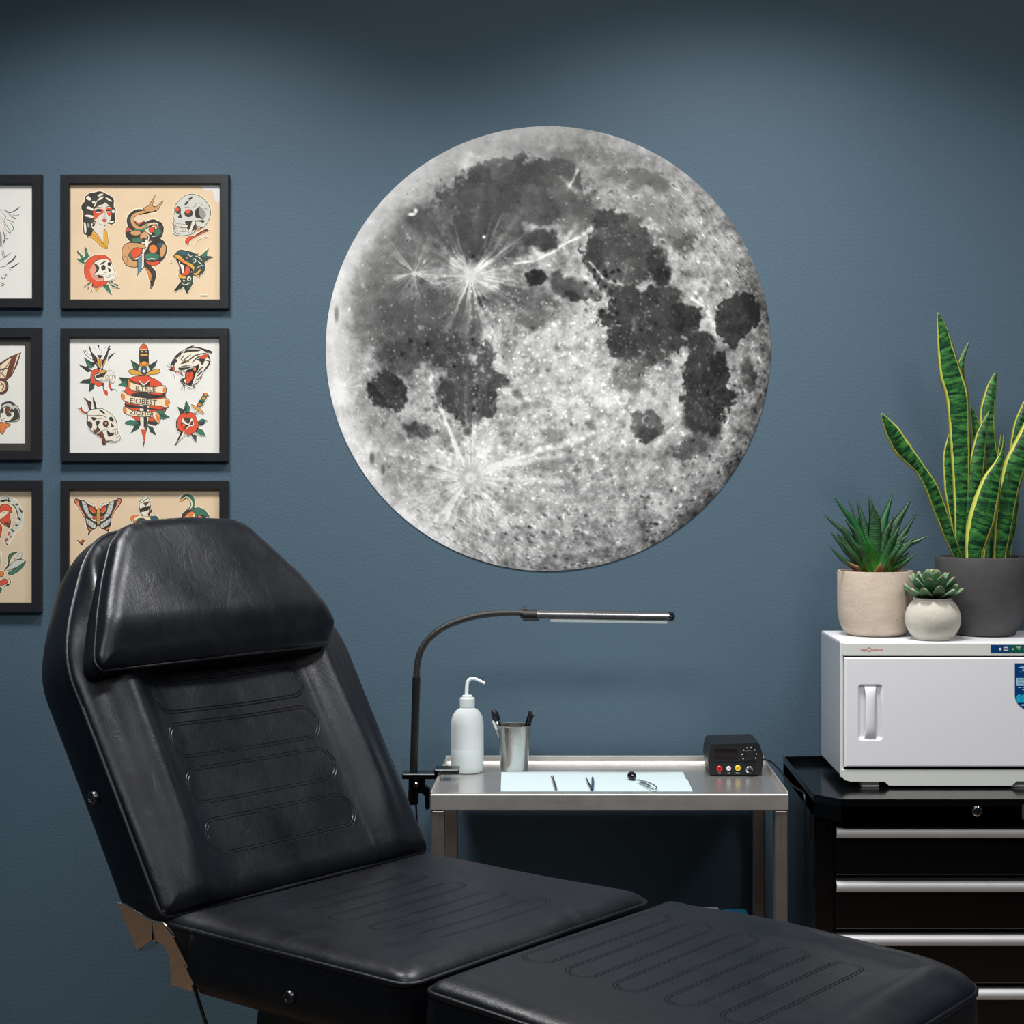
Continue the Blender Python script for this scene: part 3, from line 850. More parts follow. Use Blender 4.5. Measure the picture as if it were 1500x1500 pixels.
ART['o'] = '''
l A 46 0,255 80,250 160,300 210,390 215,460 190,540 130,610 100,670 60,730
l K 14 0,290 40,280 70,260
l K 12 80,240 100,290
l K 16 160,320 195,310
l K 16 200,350 230,400
l K 16 190,450 220,480
l K 12 160,520 190,540
l K 12 120,580 150,600
l K 9 110,640 120,660
l K 7 60,720 80,740
l K 5 90,300 160,350 185,450
l K 5 165,490 110,580
e R 3 93,615 14,16
e R 3 63,685 14,14
p R 7 0,340 60,310 120,350 120,390 100,420 110,500 95,550 50,530 0,480
p c 4 0,400 70,380 90,400 0,470
l K 6 20,400 60,400
p R 5 0,520 20,560 10,640 0,650
p N 0 40,500 90,500 95,550
p G 6 90,850 130,820 185,810 130,850 100,910 85,950
p A 5 50,1010 130,920 200,890 260,900 220,950 120,990
s A 4 150,890 190,830 240,810 220,880 180,890
p G 5 80,1030 150,990 270,910 220,990 150,1040 110,1050
l K 8 45,1010 80,950
l K 5 10,810 5,940
e O 5 15,1040 26,30
p R 5 0,1120 50,1090 85,1120 50,1150 0,1160
l K 9 90,1080 110,1130 70,1170
l K 8 40,1180 90,1150
p G 4 0,1180 20,1200 0,1240'''
def sheet(name, parent, x0, y0, x1, y1, keys, paper, dd, halo, extra=None):
    """print sheet at depth dd (metres before the wall); sketches laid on it as flat ink shapes"""
    d = D-dd; mb_v = []; mb_f = []; cols = []; lay = [0]
    def P(x, y): v = W(x, y, d); return (v.x, -dd-lay[0]*.000005, v.z)
    def addp(pts, col):
        if len(pts) < 3: return
        k = len(mb_v); mb_v.extend(P(*p) for p in pts)
        for t3 in tessellate_polygon([[Vector((p[0], p[1], 0)) for p in pts]]): mb_f.append([i+k for i in t3]); cols.append(col)
    def strip(pts, w, col, closed=False, taper=False):
        n = len(pts); A = []; B = []
        for i in range(n):
            if closed: q0, q1 = pts[i-1], pts[(i+1) % n]
            else: q0, q1 = pts[max(i-1, 0)], pts[min(i+1, n-1)]
            tx, ty = q1[0]-q0[0], q1[1]-q0[1]; L = math.hypot(tx, ty) or 1; ww = w/2
            if taper: ww *= .35+.65*math.sin(math.pi*min(max((i+.3)/n, 0), 1))
            A.append((pts[i][0]-ty/L*ww, pts[i][1]+tx/L*ww)); B.append((pts[i][0]+ty/L*ww, pts[i][1]-tx/L*ww))
        k = len(mb_v); mb_v.extend(P(*p) for p in A+B)
        for i in range(n if closed else n-1):
            j = (i+1) % n; mb_f.append([k+i, k+j, k+n+j, k+n+i]); cols.append(col)
    pc = tuple(q*.92 for q in rgb(*paper)[:3])+(1,); addp([(x0, y0), (x1, y0), (x1, y1), (x0, y1)], pc)
    if extra: extra(addp, lay)
    for key in keys:
        ox, oy, s = CROP[key]; ops = []
        for ln in ART[key].strip().splitlines():
            a = ln.split(); kd, col, wd_ = a[0], rgb(*PAL[a[1]]), float(a[2])/s; pts = P2(' '.join(a[3:]))
            if kd == 'e':
                (ex, ey), (rx, ry) = pts; ps = [(ox+(ex+rx*math.cos(q))/s, oy+(ey+ry*math.sin(q))/s) for q in np.linspace(0, 2*math.pi, 21)[:-1]]
            else:
                ps = [(ox+p[0]/s, oy+p[1]/s) for p in pts]
                if kd == 'p': ps = [tuple(q) for q in catmull(ps, 5, True)]
                if kd == 'l': ps = [tuple(q) for q in catmull(ps, 5)]
            ops.append((kd, col, wd_, [(min(max(q[0], x0+.2), x1), min(max(q[1], y0), y1)) for q in ps]))
        lay[0] += 1
        if halo:
            for kd, col, w_, ps in ops: strip(ps, (w_ if kd == 'l' else 0)+2.6, rgb(*halo), kd != 'l')
        for kd, col, w_, ps in ops:
            lay[0] += 1
            if kd == 'l': strip(ps, max(w_*1.15, .55), col, False, True)
            else:
                addp(ps, col)
                if w_ > 0: lay[0] += 1; strip(ps, max(w_*1.2, .5), rgb(58, 48, 44), True)
    me = bpy.data.meshes.new(name); me.from_pydata(mb_v, [], mb_f); me.update()
    at = me.color_attributes.new('ink', 'FLOAT_COLOR', 'CORNER'); a = np.empty((len(me.loops), 4), np.float32)
    i = 0
    for f, c in zip(mb_f, cols): a[i:i+len(f)] = c; i += len(f)
    at.data.foreach_set('color', a.ravel())
    return link(name, me, M['ink'], parent)
t = NT('ink_on_paper'); ca = t.n('ShaderNodeVertexColor', layer_name='ink'); nz = t.noise(30, 4)
M['ink'] = t.set(Base_Color=t.mix(.06, ca.outputs[0], t.ramp(nz, [(.3, (.3, .22, .15, 1)), (.7, (.9, .8, .65, 1))])), Roughness=.7, Specular_IOR_Level=.2)
M['frame_black'] = plain('black_frame_wood', rgb(34, 35, 38), .33)
M['mat_grey'] = plain('dark_grey_mat', rgb(62, 58, 54), .6)
t = NT('picture_glass'); tr = t.n('ShaderNodeBsdfTransparent'); gs = t.n('ShaderNodeBsdfGlossy'); gs.inputs['Roughness'].default_value = .02
mx = t.n('ShaderNodeMixShader'); mx.inputs[0].default_value = .025; t.l(tr.outputs[0], mx.inputs[1]); t.l(gs.outputs[0], mx.inputs[2])
t.l(mx.outputs[0], t.t.nodes['Material Output'].inputs['Surface']); M['glass'] = t.m
def frame(x0, x1, y0, y1, w, keys, paper, halo, label, mat=None, extra=None):
    d = D-.016; a = W(x0, y1, d); b = W(x1, y0, d); ws = w/F_PX*d
    th_ = thing('picture_frame', ((a.x+b.x)/2, 0, a.z), label, 'picture', 'framed tattoo flash sheets on the blue wall')
    m = MB(); prof = [(0, -.001), (0, -.0145), (.0012, -.016), (ws-.0015, -.016), (ws, -.0148), (ws, -.0056), (ws*.4, -.001)]
    V = []; F = []; n = len(prof)
    for (sx, sz) in ((0, 0), (1, 0), (1, 1), (0, 1)):
        for (i, yy_) in prof:
            V.append(((a.x+i) if sx == 0 else (b.x-i), yy_, (a.z+i) if sz == 0 else (b.z-i)))
    for c in range(4):
        e = (c+1) % 4
        for i in range(n): j = (i+1) % n; F.append([c*n+i, e*n+i, e*n+j, c*n+j])
    m.add(V, F); m.build('frame_moulding', M['frame_black'], th_, auto=False)
    iw = w-1.0; X0, X1, Y0, Y1 = x0+iw, x1-iw, y0+iw, y1-iw
    m = MB(); m.box(a.x+ws*.8, b.x-ws*.8, -.0052, -.0035, a.z+ws*.8, b.z-ws*.8); m.build('backing_board', M['mat_grey'], th_)
    if mat:
        mx1, my0, my1 = mat; dm = D-.0075
        p = W(X0, my1, dm); q = W(mx1, my0, dm); A = W(X0, Y1, dm); B = W(X1, Y0, dm); m = MB()
        m.box(A.x, B.x, -.0085, -.0070, q.z, B.z); m.box(A.x, B.x, -.0085, -.0070, A.z, p.z); m.box(q.x, B.x, -.0085, -.0070, p.z, q.z)
        m.build('mat_board', M['mat_grey'], th_)
    sh = sheet('print', th_, X0, Y0, X1, Y1, keys, paper, .0055, halo, extra)
    if 'g' in keys:
        tm = MB(); dd = .0055+.0009; s = 8.3333
        for tx, cx, cy, rot, sz in (('ILTRLE', 400, 692, -2, 66), ('EIOBEST', 372, 848, -5, 70), ('ZIOHER', 352, 992, -8, 66)):
            o = W(165+cx/s, 490+cy/s, D-dd); c, s_ = math.cos(math.radians(rot)), math.sin(math.radians(rot))
            text_mb(tm, tx, sz/s*1.28/F_PX*D, (o.x, -dd, o.z), (c, 0, s_), (-s_, 0, c), 0, .0, 'CENTER')
        tm.build('lettering', M['ink_black'], sh if False else th_)
    m = MB(); m.box(a.x+ws*.9, b.x-ws*.9, -.0102, -.0094, a.z+ws*.9, b.z-ws*.9); m.build('glass_pane', M['glass'], th_)
M['ink_black'] = plain('black_ink', rgb(50, 48, 44), .7)
def inked_glare(addp, lay):  # white glass reflection drawn as flat colour into the print's top right corner
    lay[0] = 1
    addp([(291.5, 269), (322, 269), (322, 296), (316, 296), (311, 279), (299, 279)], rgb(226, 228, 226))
TAN, WHT = (238, 212, 178), (243, 243, 237)
frame(88, 335, 255.5, 452, 13.5, 'abcde', TAN, (250, 236, 208), 'black framed tan flash sheet with woman head, coiled snake and skulls', extra=inked_glare)
frame(88, 334, 481, 676, 13, 'fghij', WHT, (252, 251, 246), 'black framed white flash sheet with dagger and banner lettering between panther and rose')
frame(88, 334, 704, 899, 13, 'kl', TAN, (250, 236, 208), 'black framed tan flash sheet with butterfly and swan, half hidden behind the black chair')
frame(-186, 60.5, 255.5, 451, 14, 'm', WHT, None, 'black framed white sheet with fine grey line drawing, cut off at top left')
frame(-186, 59.5, 480, 674, 15, 'n', WHT, (240, 238, 230), 'black framed sheet in dark grey mat with brown moth wing, cut off at left', mat=(37, 504, 649.5))
frame(-186, 60, 703.5, 897, 14, 'o', (232, 212, 180), (248, 234, 206), 'black framed cream sheet with speckled snake curve and green leaves, lowest at left edge')
# ------------------------------------------------ reclining treatment chair
TH = math.radians(38.2); CU = Vector((math.cos(TH), -math.sin(TH), 0)); CV = Vector((math.sin(TH), math.cos(TH), 0)); CZ = Vector((0, 0, 1))
CA = hit(250, 1355, Vector((0, 0, H-.70)), CZ)
BA = math.radians(58); BW = (-math.cos(BA)*CU+math.sin(BA)*CZ).normalized(); BN = CV.cross(BW).normalized()
if BN.dot(CU) < 0: BN = -BN
LT = math.radians(3); LU = (math.cos(LT)*CU-math.sin(LT)*CZ).normalized(); LN = (math.cos(LT)*CZ+math.sin(LT)*CU).normalized()
LB = hit(615, 1452, CA, CZ)
chair = thing('treatment_chair', (CA.x+.35, CA.y+.05, 0), 'black leather reclining tattoo chair with raised back and pillow in the foreground', 'chair')
def cushion(name, O, a, b, n, poly, rad, T, hf, mat, parent, NR=150, NC=150, shear=None, side_in=.004, pr=.0044, bot_in=.0):
    out = np.array(rounded(poly, rad, 8)); t0, t1 = out[:, 1].min(), out[:, 1].max()
    q = (1-np.cos(np.linspace(0, math.pi, NR)))/2; q = .55*q+.45*np.linspace(0, 1, NR); T_ = t0+(t1-t0)*q
    T_[0] += 1e-5; T_[-1] -= 1e-5; S = np.empty((NR, NC)); TT = np.repeat(T_[:, None], NC, 1); nx = np.roll(out, -1, 0)
    c = (1-np.cos(np.linspace(0, math.pi, NC)))/2; c = .55*c+.45*np.linspace(0, 1, NC)
    for i, tt in enumerate(T_):
        xs = []
        for p, r in zip(out, nx):
            if (p[1]-tt)*(r[1]-tt) <= 0 and abs(p[1]-r[1]) > 1e-9: xs.append(p[0]+(r[0]-p[0])*(tt-p[1])/(r[1]-p[1]))
        S[i] = min(xs)+(max(xs)-min(xs))*c
    dist = np.full(S.shape, 9.)
    for p, r in zip(out, nx):
        e = r-p; L2 = (e@e) or 1e-12; u = np.clip(((S-p[0])*e[0]+(TT-p[1])*e[1])/L2, 0, 1)
        dist = np.minimum(dist, np.hypot(S-p[0]-u*e[0], TT-p[1]-u*e[1]))
    Hh = hf(S, TT, dist)
    O_, a_, b_, n_ = (np.array(v) for v in (O, a, b, n))
    Vt = O_+S[..., None]*a_+TT[..., None]*b_+Hh[..., None]*n_; V = [tuple(v) for v in Vt.reshape(-1, 3)]; uv = [(s_, t_) for s_, t_ in zip(S.ravel(), TT.ravel())]
    I = np.arange(NR*NC).reshape(NR, NC); F = [tuple(f) for f in np.stack([I[:-1, :-1], I[:-1, 1:], I[1:, 1:], I[1:, :-1]], -1).reshape(-1, 4)]
    rim = list(I[0, :-1])+list(I[:-1, -1])+list(I[-1, :0:-1])+list(I[:0:-1, 0]); prev = rim; cs, ct = S.mean(), TT.mean()
    K = 9
    for k in range(1, K+1):
        dpt = T*k/K; bul = side_in*math.sin(math.pi*k/K); cur = []
        for r in rim:
            s_, t_ = S.flat[r], TT.flat[r]; L = math.hypot(s_-cs, t_-ct); f_ = bul-bot_in*(k/K)
            s2, t2 = s_+(s_-cs)/L*f_, t_+(t_-ct)/L*f_
            if k == K: s2, t2 = s2-(s_-cs)/L*.006, t2-(t_-ct)/L*.006
            if shear: s2, t2 = shear(s2, t2, k/K)
            cur.append(len(V)); V.append(tuple(O_+a_*s2+b_*t2-n_*dpt)); uv.append((-1., -1.))
        m_ = len(rim); F += [(prev[i], prev[(i+1) % m_], cur[(i+1) % m_], cur[i]) for i in range(m_)]; prev = cur
    F.append(tuple(prev))
    me = bpy.data.meshes.new(name); me.from_pydata(V, [], F); me.update(); ul = me.uv_layers.new(name='UVMap')
    li = np.empty(len(me.loops), np.int32); me.loops.foreach_get('vertex_index', li); ul.data.foreach_set('uv', np.array(uv)[li].ravel())
    smooth(me); bm = bmesh.new(); bm.from_mesh(me); bmesh.ops.recalc_face_normals(bm, faces=bm.faces)
    rs = set(rim)
    for e in bm.edges:
        if e.verts[0].index in rs and e.verts[1].index in rs and e.calc_face_angle(0) > .6: e.smooth = False
    bm.to_mesh(me); bm.free(); o = link(name, me, mat, parent)
    path = [Vector(O)+Vector(a)*p[0]+Vector(b)*p[1]+Vector(n)*.001 for p in out[::2] if True]
    pb = MB(); pb.tube(path, pr, 10, closed=True)
    pp = pb.build('piping', M['leather'], o) if pr else None
    return o
def qround(d, r): u = np.clip(d/r, 0, 1); return np.sqrt(np.maximum(1-(1-u)**2, 0))
# backrest: raised bolsters left and right of a flat stitched field
bl = [(-.013, .012), (-.017, .28), (-.023, .472), (.012, .548), (.088, .669), (.150, .722)]
bpoly = bl+[(.587-s, t) for s, t in bl[::-1]]
def h_back(S, T, d):
    h = .020*qround(d, .035); lo = np.clip(T/.15, 0, 1); fade = lo*lo*(3-2*lo)
    ctr = .2935; sd = np.abs(S-ctr); rid = np.exp(-((sd-.228)/.034)**2)+.0*S
    wav = .0006*np.sin(T*22+2*np.sin(S*15))
    return h+.022*rid*(.25+.75*fade)*qround(d, .03)-.006*np.clip(1-sd/.17, 0, 1)**.5+wav+.001*np.sin(S*22+T*13)
backr = cushion('backrest', CA, CV, BW, BN, bpoly, [.02, .08, .04, .04, .05, .045, .045, .05, .04, .04, .08, .02], .086, h_back, M['leather_back'], chair, 220, 200, side_in=.007)
# head pillow on the top of the backrest
PO = CA+BN*.056
ppx = [(137, 968), (146, 984), (200, 978), (484-6, 945), (485, 918), (466, 893), (430, 849), (352, 775), (330, 766.5), (268, 765), (200, 769), (176, 777), (160, 800), (149, 850), (142, 900)]
pp = [(float((hit(x, y, PO, BN)-CA).dot(CV)), float((hit(x, y, PO, BN)-CA).dot(BW))) for x, y in ppx]
tmin = min(p[1] for p in pp); smid = .255
def h_pil(S, T, d):
    base = .017*qround(d, .03); low = np.clip((T-tmin)/.085, 0, 1)
    return base+.020*sstep(.0, 1, low)-.006*np.clip((T-tmin-.09)/.2, 0, 1)+.0012*np.sin(S*31+T*17)
pil = cushion('head_pillow', PO, CV, BW, BN, pp, .010, .042, h_pil, M['leather'], chair, 130, 150, side_in=.003, bot_in=.002, pr=.0034)
# seat and leg rest
seat_poly = [(.0, -.004), (.524, -.004), (.522, .588), (.004, .590)]
def h_seat(S, T, d):
    h = .021*qround(d, .045); e = np.clip((S-.40)/.12, 0, 1)
    wr = .0014*np.sin(T*75+3*np.sin(T*31)+2*np.sin(S*40))*(.5+.5*np.sin(T*23))*np.exp(-((S-.49)/.022)**2)+.0005*np.sin(S*60+2*np.sin(S*23))*np.exp(-((T-.04)/.03)**2)
    return h+wr-.006*np.exp(-(((S-.27)/.2)**2+((T-.29)/.2)**2))+.001*np.sin(S*17)*np.sin(T*15)
def sh_seat(s, t, k): return (max(s, .075*k) if s < .2 else s, t)
seat = cushion('seat', CA, CU, CV, CZ, seat_poly, [.006, .035, .035, .03], .095, h_seat, M['leather_seat'], chair, 150, 170, shear=sh_seat)
leg_poly = [(.006, .0), (.585, .0), (.572, .575), (.49, .622), (.30, .634), (.03, .592), (.008, .575)]
def h_leg(S, T, d):
    h = .021*qround(d, .045); rid = np.exp(-((d-.062)/.026)**2)*np.clip((S-.1)/.3, 0, 1)*np.clip((T-.1)/.3, 0, 1)
    return h+.008*rid+.0012*np.sin(S*19+T*7)+.0012*np.sin(S*42+3*np.sin(S*17)+T*20)*np.exp(-((T-.56)/.025)**2)
legr = cushion('leg_rest', LB, LU, CV, LN, leg_poly, [.025, .05, .085, .05, .1, .03, .03], .095, h_leg, M['leather_leg'], chair, 150, 170)
# bolts in the side panels
def bolt(px, py, parent, inset=-.019, r=.0095):
    p = hit(px, py, CA+CV*inset, CV); m = MB(); r *= 1.12
    m.lathe(p+CV*.006, [(r, 0), (r, .006), (r*.85, .0085), (r*.62, .0085), (r*.55, .0065), (0.0004, .0065)], 24, axis=-CV); m.build('bolt', M['gun_metal'], parent)
bolt(135, 1169, chair, -.0275, .010); bolt(423, 1461, chair, -.010, .0095)
# chrome hinge bracket on both sides
bt = hit(240, 1352, CA-CV*.036, CV); tn = (-CV-CZ*.42).normalized()
for side in (0,):
    off = Vector((0, 0, 0)) if side == 0 else CV*.618
    def q(l, o=bt, n=tn):
        P = [hit(x, y, o, n) for x, y in l]
        return P if side == 0 else [p+CV*(2*(CA-p).dot(CV)+.585) for p in P]
    m = MB(); dep = .006 if side == 0 else -.006
    m.prism(q([(173, 1325), (184, 1326), (198, 1336), (222, 1349), (222, 1377), (201, 1393)]), CV, dep)
    m.prism(q([(223, 1350), (238, 1353), (251, 1369), (270, 1408), (291, 1449), (288, 1454), (251, 1443), (248, 1402), (240, 1384), (228, 1379)]), CV, dep)
    lip = q([(173, 1324), (184, 1325), (198, 1335), (224, 1349), (239, 1352), (252, 1368), (270, 1407), (291, 1449)]); m.tube(lip, .0019, 8)
    e = q([(220, 1350), (225, 1352), (226, 1374), (229, 1379)]); m.tube(e, .0012, 6)
    bot = q([(201, 1393), (228, 1380)]); sg = 1 if side == 0 else -1
    m.prism([bot[0], bot[1], bot[1]+CV*.03*sg, bot[0]+CV*.03*sg], (0, 0, -1), .002); m.build('hinge_bracket', M['chrome'], chair)
# frame below: side rails, centre column and foot
r0 = CA+CZ*-.107; m = MB()
for vv in (.10, .49): m.obox(r0+CU*.56+CV*vv, CU, CV, CZ, .47, .02, .016, .003)
for uu in (.16, .5, .92): m.obox(r0+CU*uu+CV*.295, CU, CV, CZ, .02, .2, .014, .003)
m.build('rail_frame', M['black_metal'], chair)
a0 = CA+CU*.44+CV*.295; m = MB(); m.obox((a0.x, a0.y, .31), CU, CV, CZ, .15, .13, .23, .02); m.obox((a0.x, a0.y, .03), CU, CV, CZ, .34, .24, .03, .01)
m.build('pedestal', M['black_plastic'], chair)
s0 = hit(345, 1472, CA+CV*.06, CV); s1 = CA+CU*.30+CV*.12-CZ*.35; m = MB()
m.prism([CA+CU*.155+CV*.05-CZ*.093, CA+CU*.50+CV*.05-CZ*.093, CA+CU*.46+CV*.05-CZ*.40, CA+CU*.10+CV*.05-CZ*.40], CV, .012); m.build('side_plate', M['black_metal'], chair)
g0 = hit(283, 1452, CA+CV*.0, CV); g1 = hit(303, 1512, CA+CV*.0, CV); g2 = g0+(g1-g0)*3.2; m = MB(); m.tube([g0+CZ*.01, g2], .0036, 12); m.tube([g2, CA+CU*.32+CV*.2-CZ*.42], .006, 10)
m.build('lift_rod', M['chrome'], chair)
# ------------------------------------------------ stainless work table
TZ = .763; TX0, TX1, TY0, TY1 = -.268, .437, D*0-.458, -.045
table = thing('work_table', (.085, -.25, 0), 'brushed stainless steel side table with upturned rim, carrying bottle and cup', 'table')
m = MB(); m.box(TX0+.0015, TX1-.0015, TY0+.0015, TY1-.0015, TZ-.0015, TZ); m.build('table_top', M['steel_top'], table)
m = MB(); th_ = .0018
m.box(TX0, TX1, TY0, TY0+.012, TZ-.024, TZ+.008, .0022, seg=3)
m.box(TX0, TX1, TY1-.008, TY1, TZ-.024, TZ+.0165, .001); m.box(TX0, TX0+.004, TY0+.004, TY1, TZ-.024, TZ+.0125, .001); m.box(TX1-.004, TX1, TY0+.004, TY1, TZ-.024, TZ+.0125, .001)
m.prism([(TX0+.004, TY1-.008, TZ+.0045), (TX0+.004, TY1-.012, TZ+.0003), (TX0+.004, TY1-.008, TZ+.0003)], (1, 0, 0), TX1-TX0-.008)
m.build('rim', M['steel'], table)
for x in (TX0+.001, TX1-.0275):
    for y in (TY0+.003, TY1-.035):
        m = MB(); m.box(x, x+.0265, y, y+.026, .0, TZ-.0245, .003); m.build('leg', M['steel_leg'], table)
m = MB(); m.box(TX0+.006, TX1-.006, TY0+.02, TY1-.012, .175, .195, .002); m.build('lower_shelf', M['steel'], table)
# folded cloths on the lower shelf (their tops just show over the chair)
t = NT('grey_cloth'); M['grey_cloth'] = t.set(Base_Color=rgb(150, 155, 155), Roughness=.9, Normal=t.bump(t.noise(300, 2), .3, .001))
t = NT('blue_cloth'); M['blue_cloth'] = t.set(Base_Color=rgb(24, 120, 158), Roughness=.8, Normal=t.bump(t.noise(300, 2), .3, .001))
def stack(name, x0, x1, y0, y1, z0, z1, mat, label, cat, n):
    m = MB(); hgt = (z1-z0)/n
    for k in range(n): m.box(x0+random.uniform(0, .006), x1-random.uniform(0, .006), y0+random.uniform(0, .006), y1, z0+hgt*k, z0+hgt*(k+1)-.0008, .004)
    tag(m.build(name, mat, origin=((x0+x1)/2, (y0+y1)/2, z0)), label, cat)
def Zat(py, y): return H-(py-CY)/F_PX*(D+y)
def Xat(px, y): return (px-CX)/F_PX*(D+y)
stack('folded_towels', .225, Xat(1057, -.33)-.003, -.43, -.30, .196, Zat(1327, -.30), M['grey_cloth'], 'grey folded towels on the table lower shelf, just showing over the chair', 'towel', 9)
stack('wipes_pack', .318, Xat(1098, -.33), -.41, -.29, .196, Zat(1330, -.29), M['blue_cloth'], 'bright blue pack on the table lower shelf beside grey towels', 'pack', 4)
# ------------------------------------------------ clamp lamp on the table's left edge
LY = -.252; dL = D+LY
lamp = thing('clamp_lamp', (Xat(608, LY), LY, TZ), 'black gooseneck lamp with slim light bar, clamped to the table edge', 'lamp')
L2 = lambda x, y: W(x, y, dL)
m = MB(); m.tube([L2(605, 1150), L2(607, 1100), L2(610, 992)], .0085, 20); m.build('pole', M['black_plastic'], lamp)
neck = catmull([tuple(L2(*p)) for p in [(610, 993), (611.5, 972), (618, 950), (634, 930), (660, 914), (695, 903), (728, 898.5), (764, 898)]], 16)
t = NT('ribbed_gooseneck'); w_ = t.n('ShaderNodeTexWave'); w_.inputs['Scale'].default_value = 90; w_.bands_direction = 'DIAGONAL'; t.l(t.obj(), w_.inputs['Vector'])
M['neck'] = t.set(Base_Color=rgb(34, 34, 36), Roughness=.5, Normal=t.bump(w_.outputs['Fac'], .3, .001))
m = MB(); m.tube(neck, .0068, 18); m.build('gooseneck', M['neck'], lamp)
m = MB(); a = L2(762, 899); m.tube([a, L2(768, 899)], .010, 18); m.tube([L2(766, 901), L2(790, 901.5)], .0122, 18); m.tube([L2(766, 893), L2(772, 893)], .007, 14); m.box(Xat(788, LY), Xat(806, LY), LY-.008, LY+.008, Zat(906, LY), Zat(895, LY), .002)
m.build('pivot_joint', M['black_plastic'], lamp)
p0, p1 = L2(787, 898.9), L2(979, 902); ax = (p1-p0).normalized(); hl = (p1-p0).length/2; az = Vector((-ax.z, 0, ax.x))
m = MB(); R = .0085; V = []; F = []; NS = 14
for e, q in ((0, p0), (1, p1)):
    for k in range(NS+1):
        w = math.pi*k/NS; V.append(q+Vector((0, 1, 0))*math.cos(w)*.022+az*(math.sin(w)*R))
    V += [q+Vector((0, -.022, 0))-az*.007, q+Vector((0, .022, 0))-az*.007]
nn_ = NS+3
for k in range(nn_): F.append([k, (k+1) % nn_, nn_+(k+1) % nn_, nn_+k])
F += [list(range(nn_)), [nn_+k for k in range(nn_)][::-1]]; m.add(V, F, True)
M['dark_alu'] = plain('dark_satin_aluminium', (.22, .22, .23, 1), .32, 1)
head = m.build('lamp_head', M['dark_alu'], lamp)
m = MB(); V = []; F = []
for i, (dx, s) in enumerate(((0, 1.06), (.006, 1.06), (.011, .85), (.014, .3))):
    for k in range(24): w = 2*math.pi*k/24; V.append(p1+ax*dx+Vector((0, 1, 0))*math.cos(w)*.024*s+az*(math.sin(w)*.0095*s-.0010))
for i in range(3):
    for k in range(24): F.append([i*24+k, i*24+(k+1) % 24, (i+1)*24+(k+1) % 24, (i+1)*24+k])
F += [list(range(24)), [72+k for k in range(24)]]; m.add(V, F, True); m.build('end_cap', M['gloss_black'], head)
t = NT('white_diffuser'); M['diffuser'] = t.set(Base_Color=rgb(238, 248, 248), Roughness=.35)
q0, q1 = L2(806, 905), L2(977, 907.5); m = MB(); m.obox((q0+q1)/2+az*-.0025, ax, (0, 1, 0), az, (q1-q0).length/2, .018, .0046, .002); m.build('diffuser', M['diffuser'], head)
m = MB(); zt = TZ+.0165
m.box(Xat(590, LY), TX0+.003, LY-.02, LY+.02, Zat(1139, LY), Zat(1131, LY), .002)
m.obox((TX0+.018, LY, zt+.003), (1, 0, 0), (0, 1, 0), (0, 0, 1), .026, .022, .0058, .0025)
m.box(Xat(599, LY), Xat(613, LY), LY-.014, LY+.014, Zat(1178, LY), Zat(1136, LY), .004)
m.build('clamp_bracket', M['gloss_black'], lamp)
jaw = [(613, 1139), (624, 1140), (623.5, 1150), (626, 1153), (630, 1154), (631, 1160), (631, 1183), (627, 1187), (624.5, 1184), (624, 1167), (621, 1163), (616, 1162), (612, 1165), (611, 1176), (605, 1180), (599, 1178), (599, 1160), (601, 1150), (600, 1139)]
m = MB(); m.prism([W(x-1.5, y, dL-.008) for x, y in jaw], (0, 1, 0), .02); m.build('clamp_jaw', M['gloss_black'], lamp)
m = MB(); m.lathe(W(609.5, 1149, dL-.015), [(.0045, 0), (.0045, .003), (.003, .0045), (.0003, .0045)], 16, axis=(0, -1, 0)); m.build('screw', M['chrome'], lamp)
cb = catmull([tuple(W(x, y, dd)) for x, y, dd in [(608, 1160, dL), (609.5, 1180, dL), (611, 1210, dL), (614, 1238, dL), (619, 1262, dL), (622, 1300, dL+.02), (624, 1400, dL+.03), (626, 1560, dL+.05)]], 8)
m = MB(); m.tube(cb, .0021, 8); m.build('power_cord', M['black_plastic'], lamp)
# ------------------------------------------------ wash bottle
BY = -.160; dB = D+BY; bz = TZ+.0004; bx = Xat(684.5, BY)
bot = thing('wash_bottle', (bx, BY, bz), 'translucent white squeeze bottle with bent spout, half full on the steel table', 'bottle')
t = NT('translucent_polyethylene'); M['pe'] = t.set(Base_Color=rgb(238, 244, 246), Roughness=.38, Transmission_Weight=.30, IOR=1.3, Subsurface_Weight=.25, Subsurface_Radius=(.02, .02, .02))
t = NT('clear_liquid'); M['liquid'] = t.set(Base_Color=rgb(208, 218, 219), Roughness=.3, Transmission_Weight=.2)
px2m = dB/F_PX; Rb = 24*px2m; zb = lambda y: Zat(y, BY)-bz
hh = lambda y: (1131-y)*px2m
prof = [(Rb*.80, 0), (Rb*.93, .0015), (Rb*.99, .006), (Rb, .012)]+[(Rb, hh(y)) for y in (1112, 1090, 1070, 1062)]+[(Rb*.985, hh(1057)), (Rb*.93, hh(1051)), (Rb*.83, hh(1045.5)), (Rb*.68, hh(1041)), (Rb*.5, hh(1038)), (Rb*.40, hh(1036.5)), (Rb*.38, hh(1034))]
m = MB(); m.lathe((bx, BY, bz), prof, 64); m.build('bottle_body', M['pe'], bot)
t = NT('tinted_lower_half')
m = MB(); m.lathe((bx, BY, bz), [(Rb*.8+.0002, .0001), (Rb*.93+.0002, .0015), (Rb*.99+.0002, .006), (Rb+.0003, .012), (Rb+.0003, hh(1096)), (Rb-.0006, hh(1095))], 64, caps=(False, False)); m.build('liquid_fill', M['liquid'], bot)
t = NT('white_cap_plastic'); M['cap'] = t.set(Base_Color=rgb(226, 232, 234), Roughness=.35, Subsurface_Weight=.2, Subsurface_Radius=(.01, .01, .01))
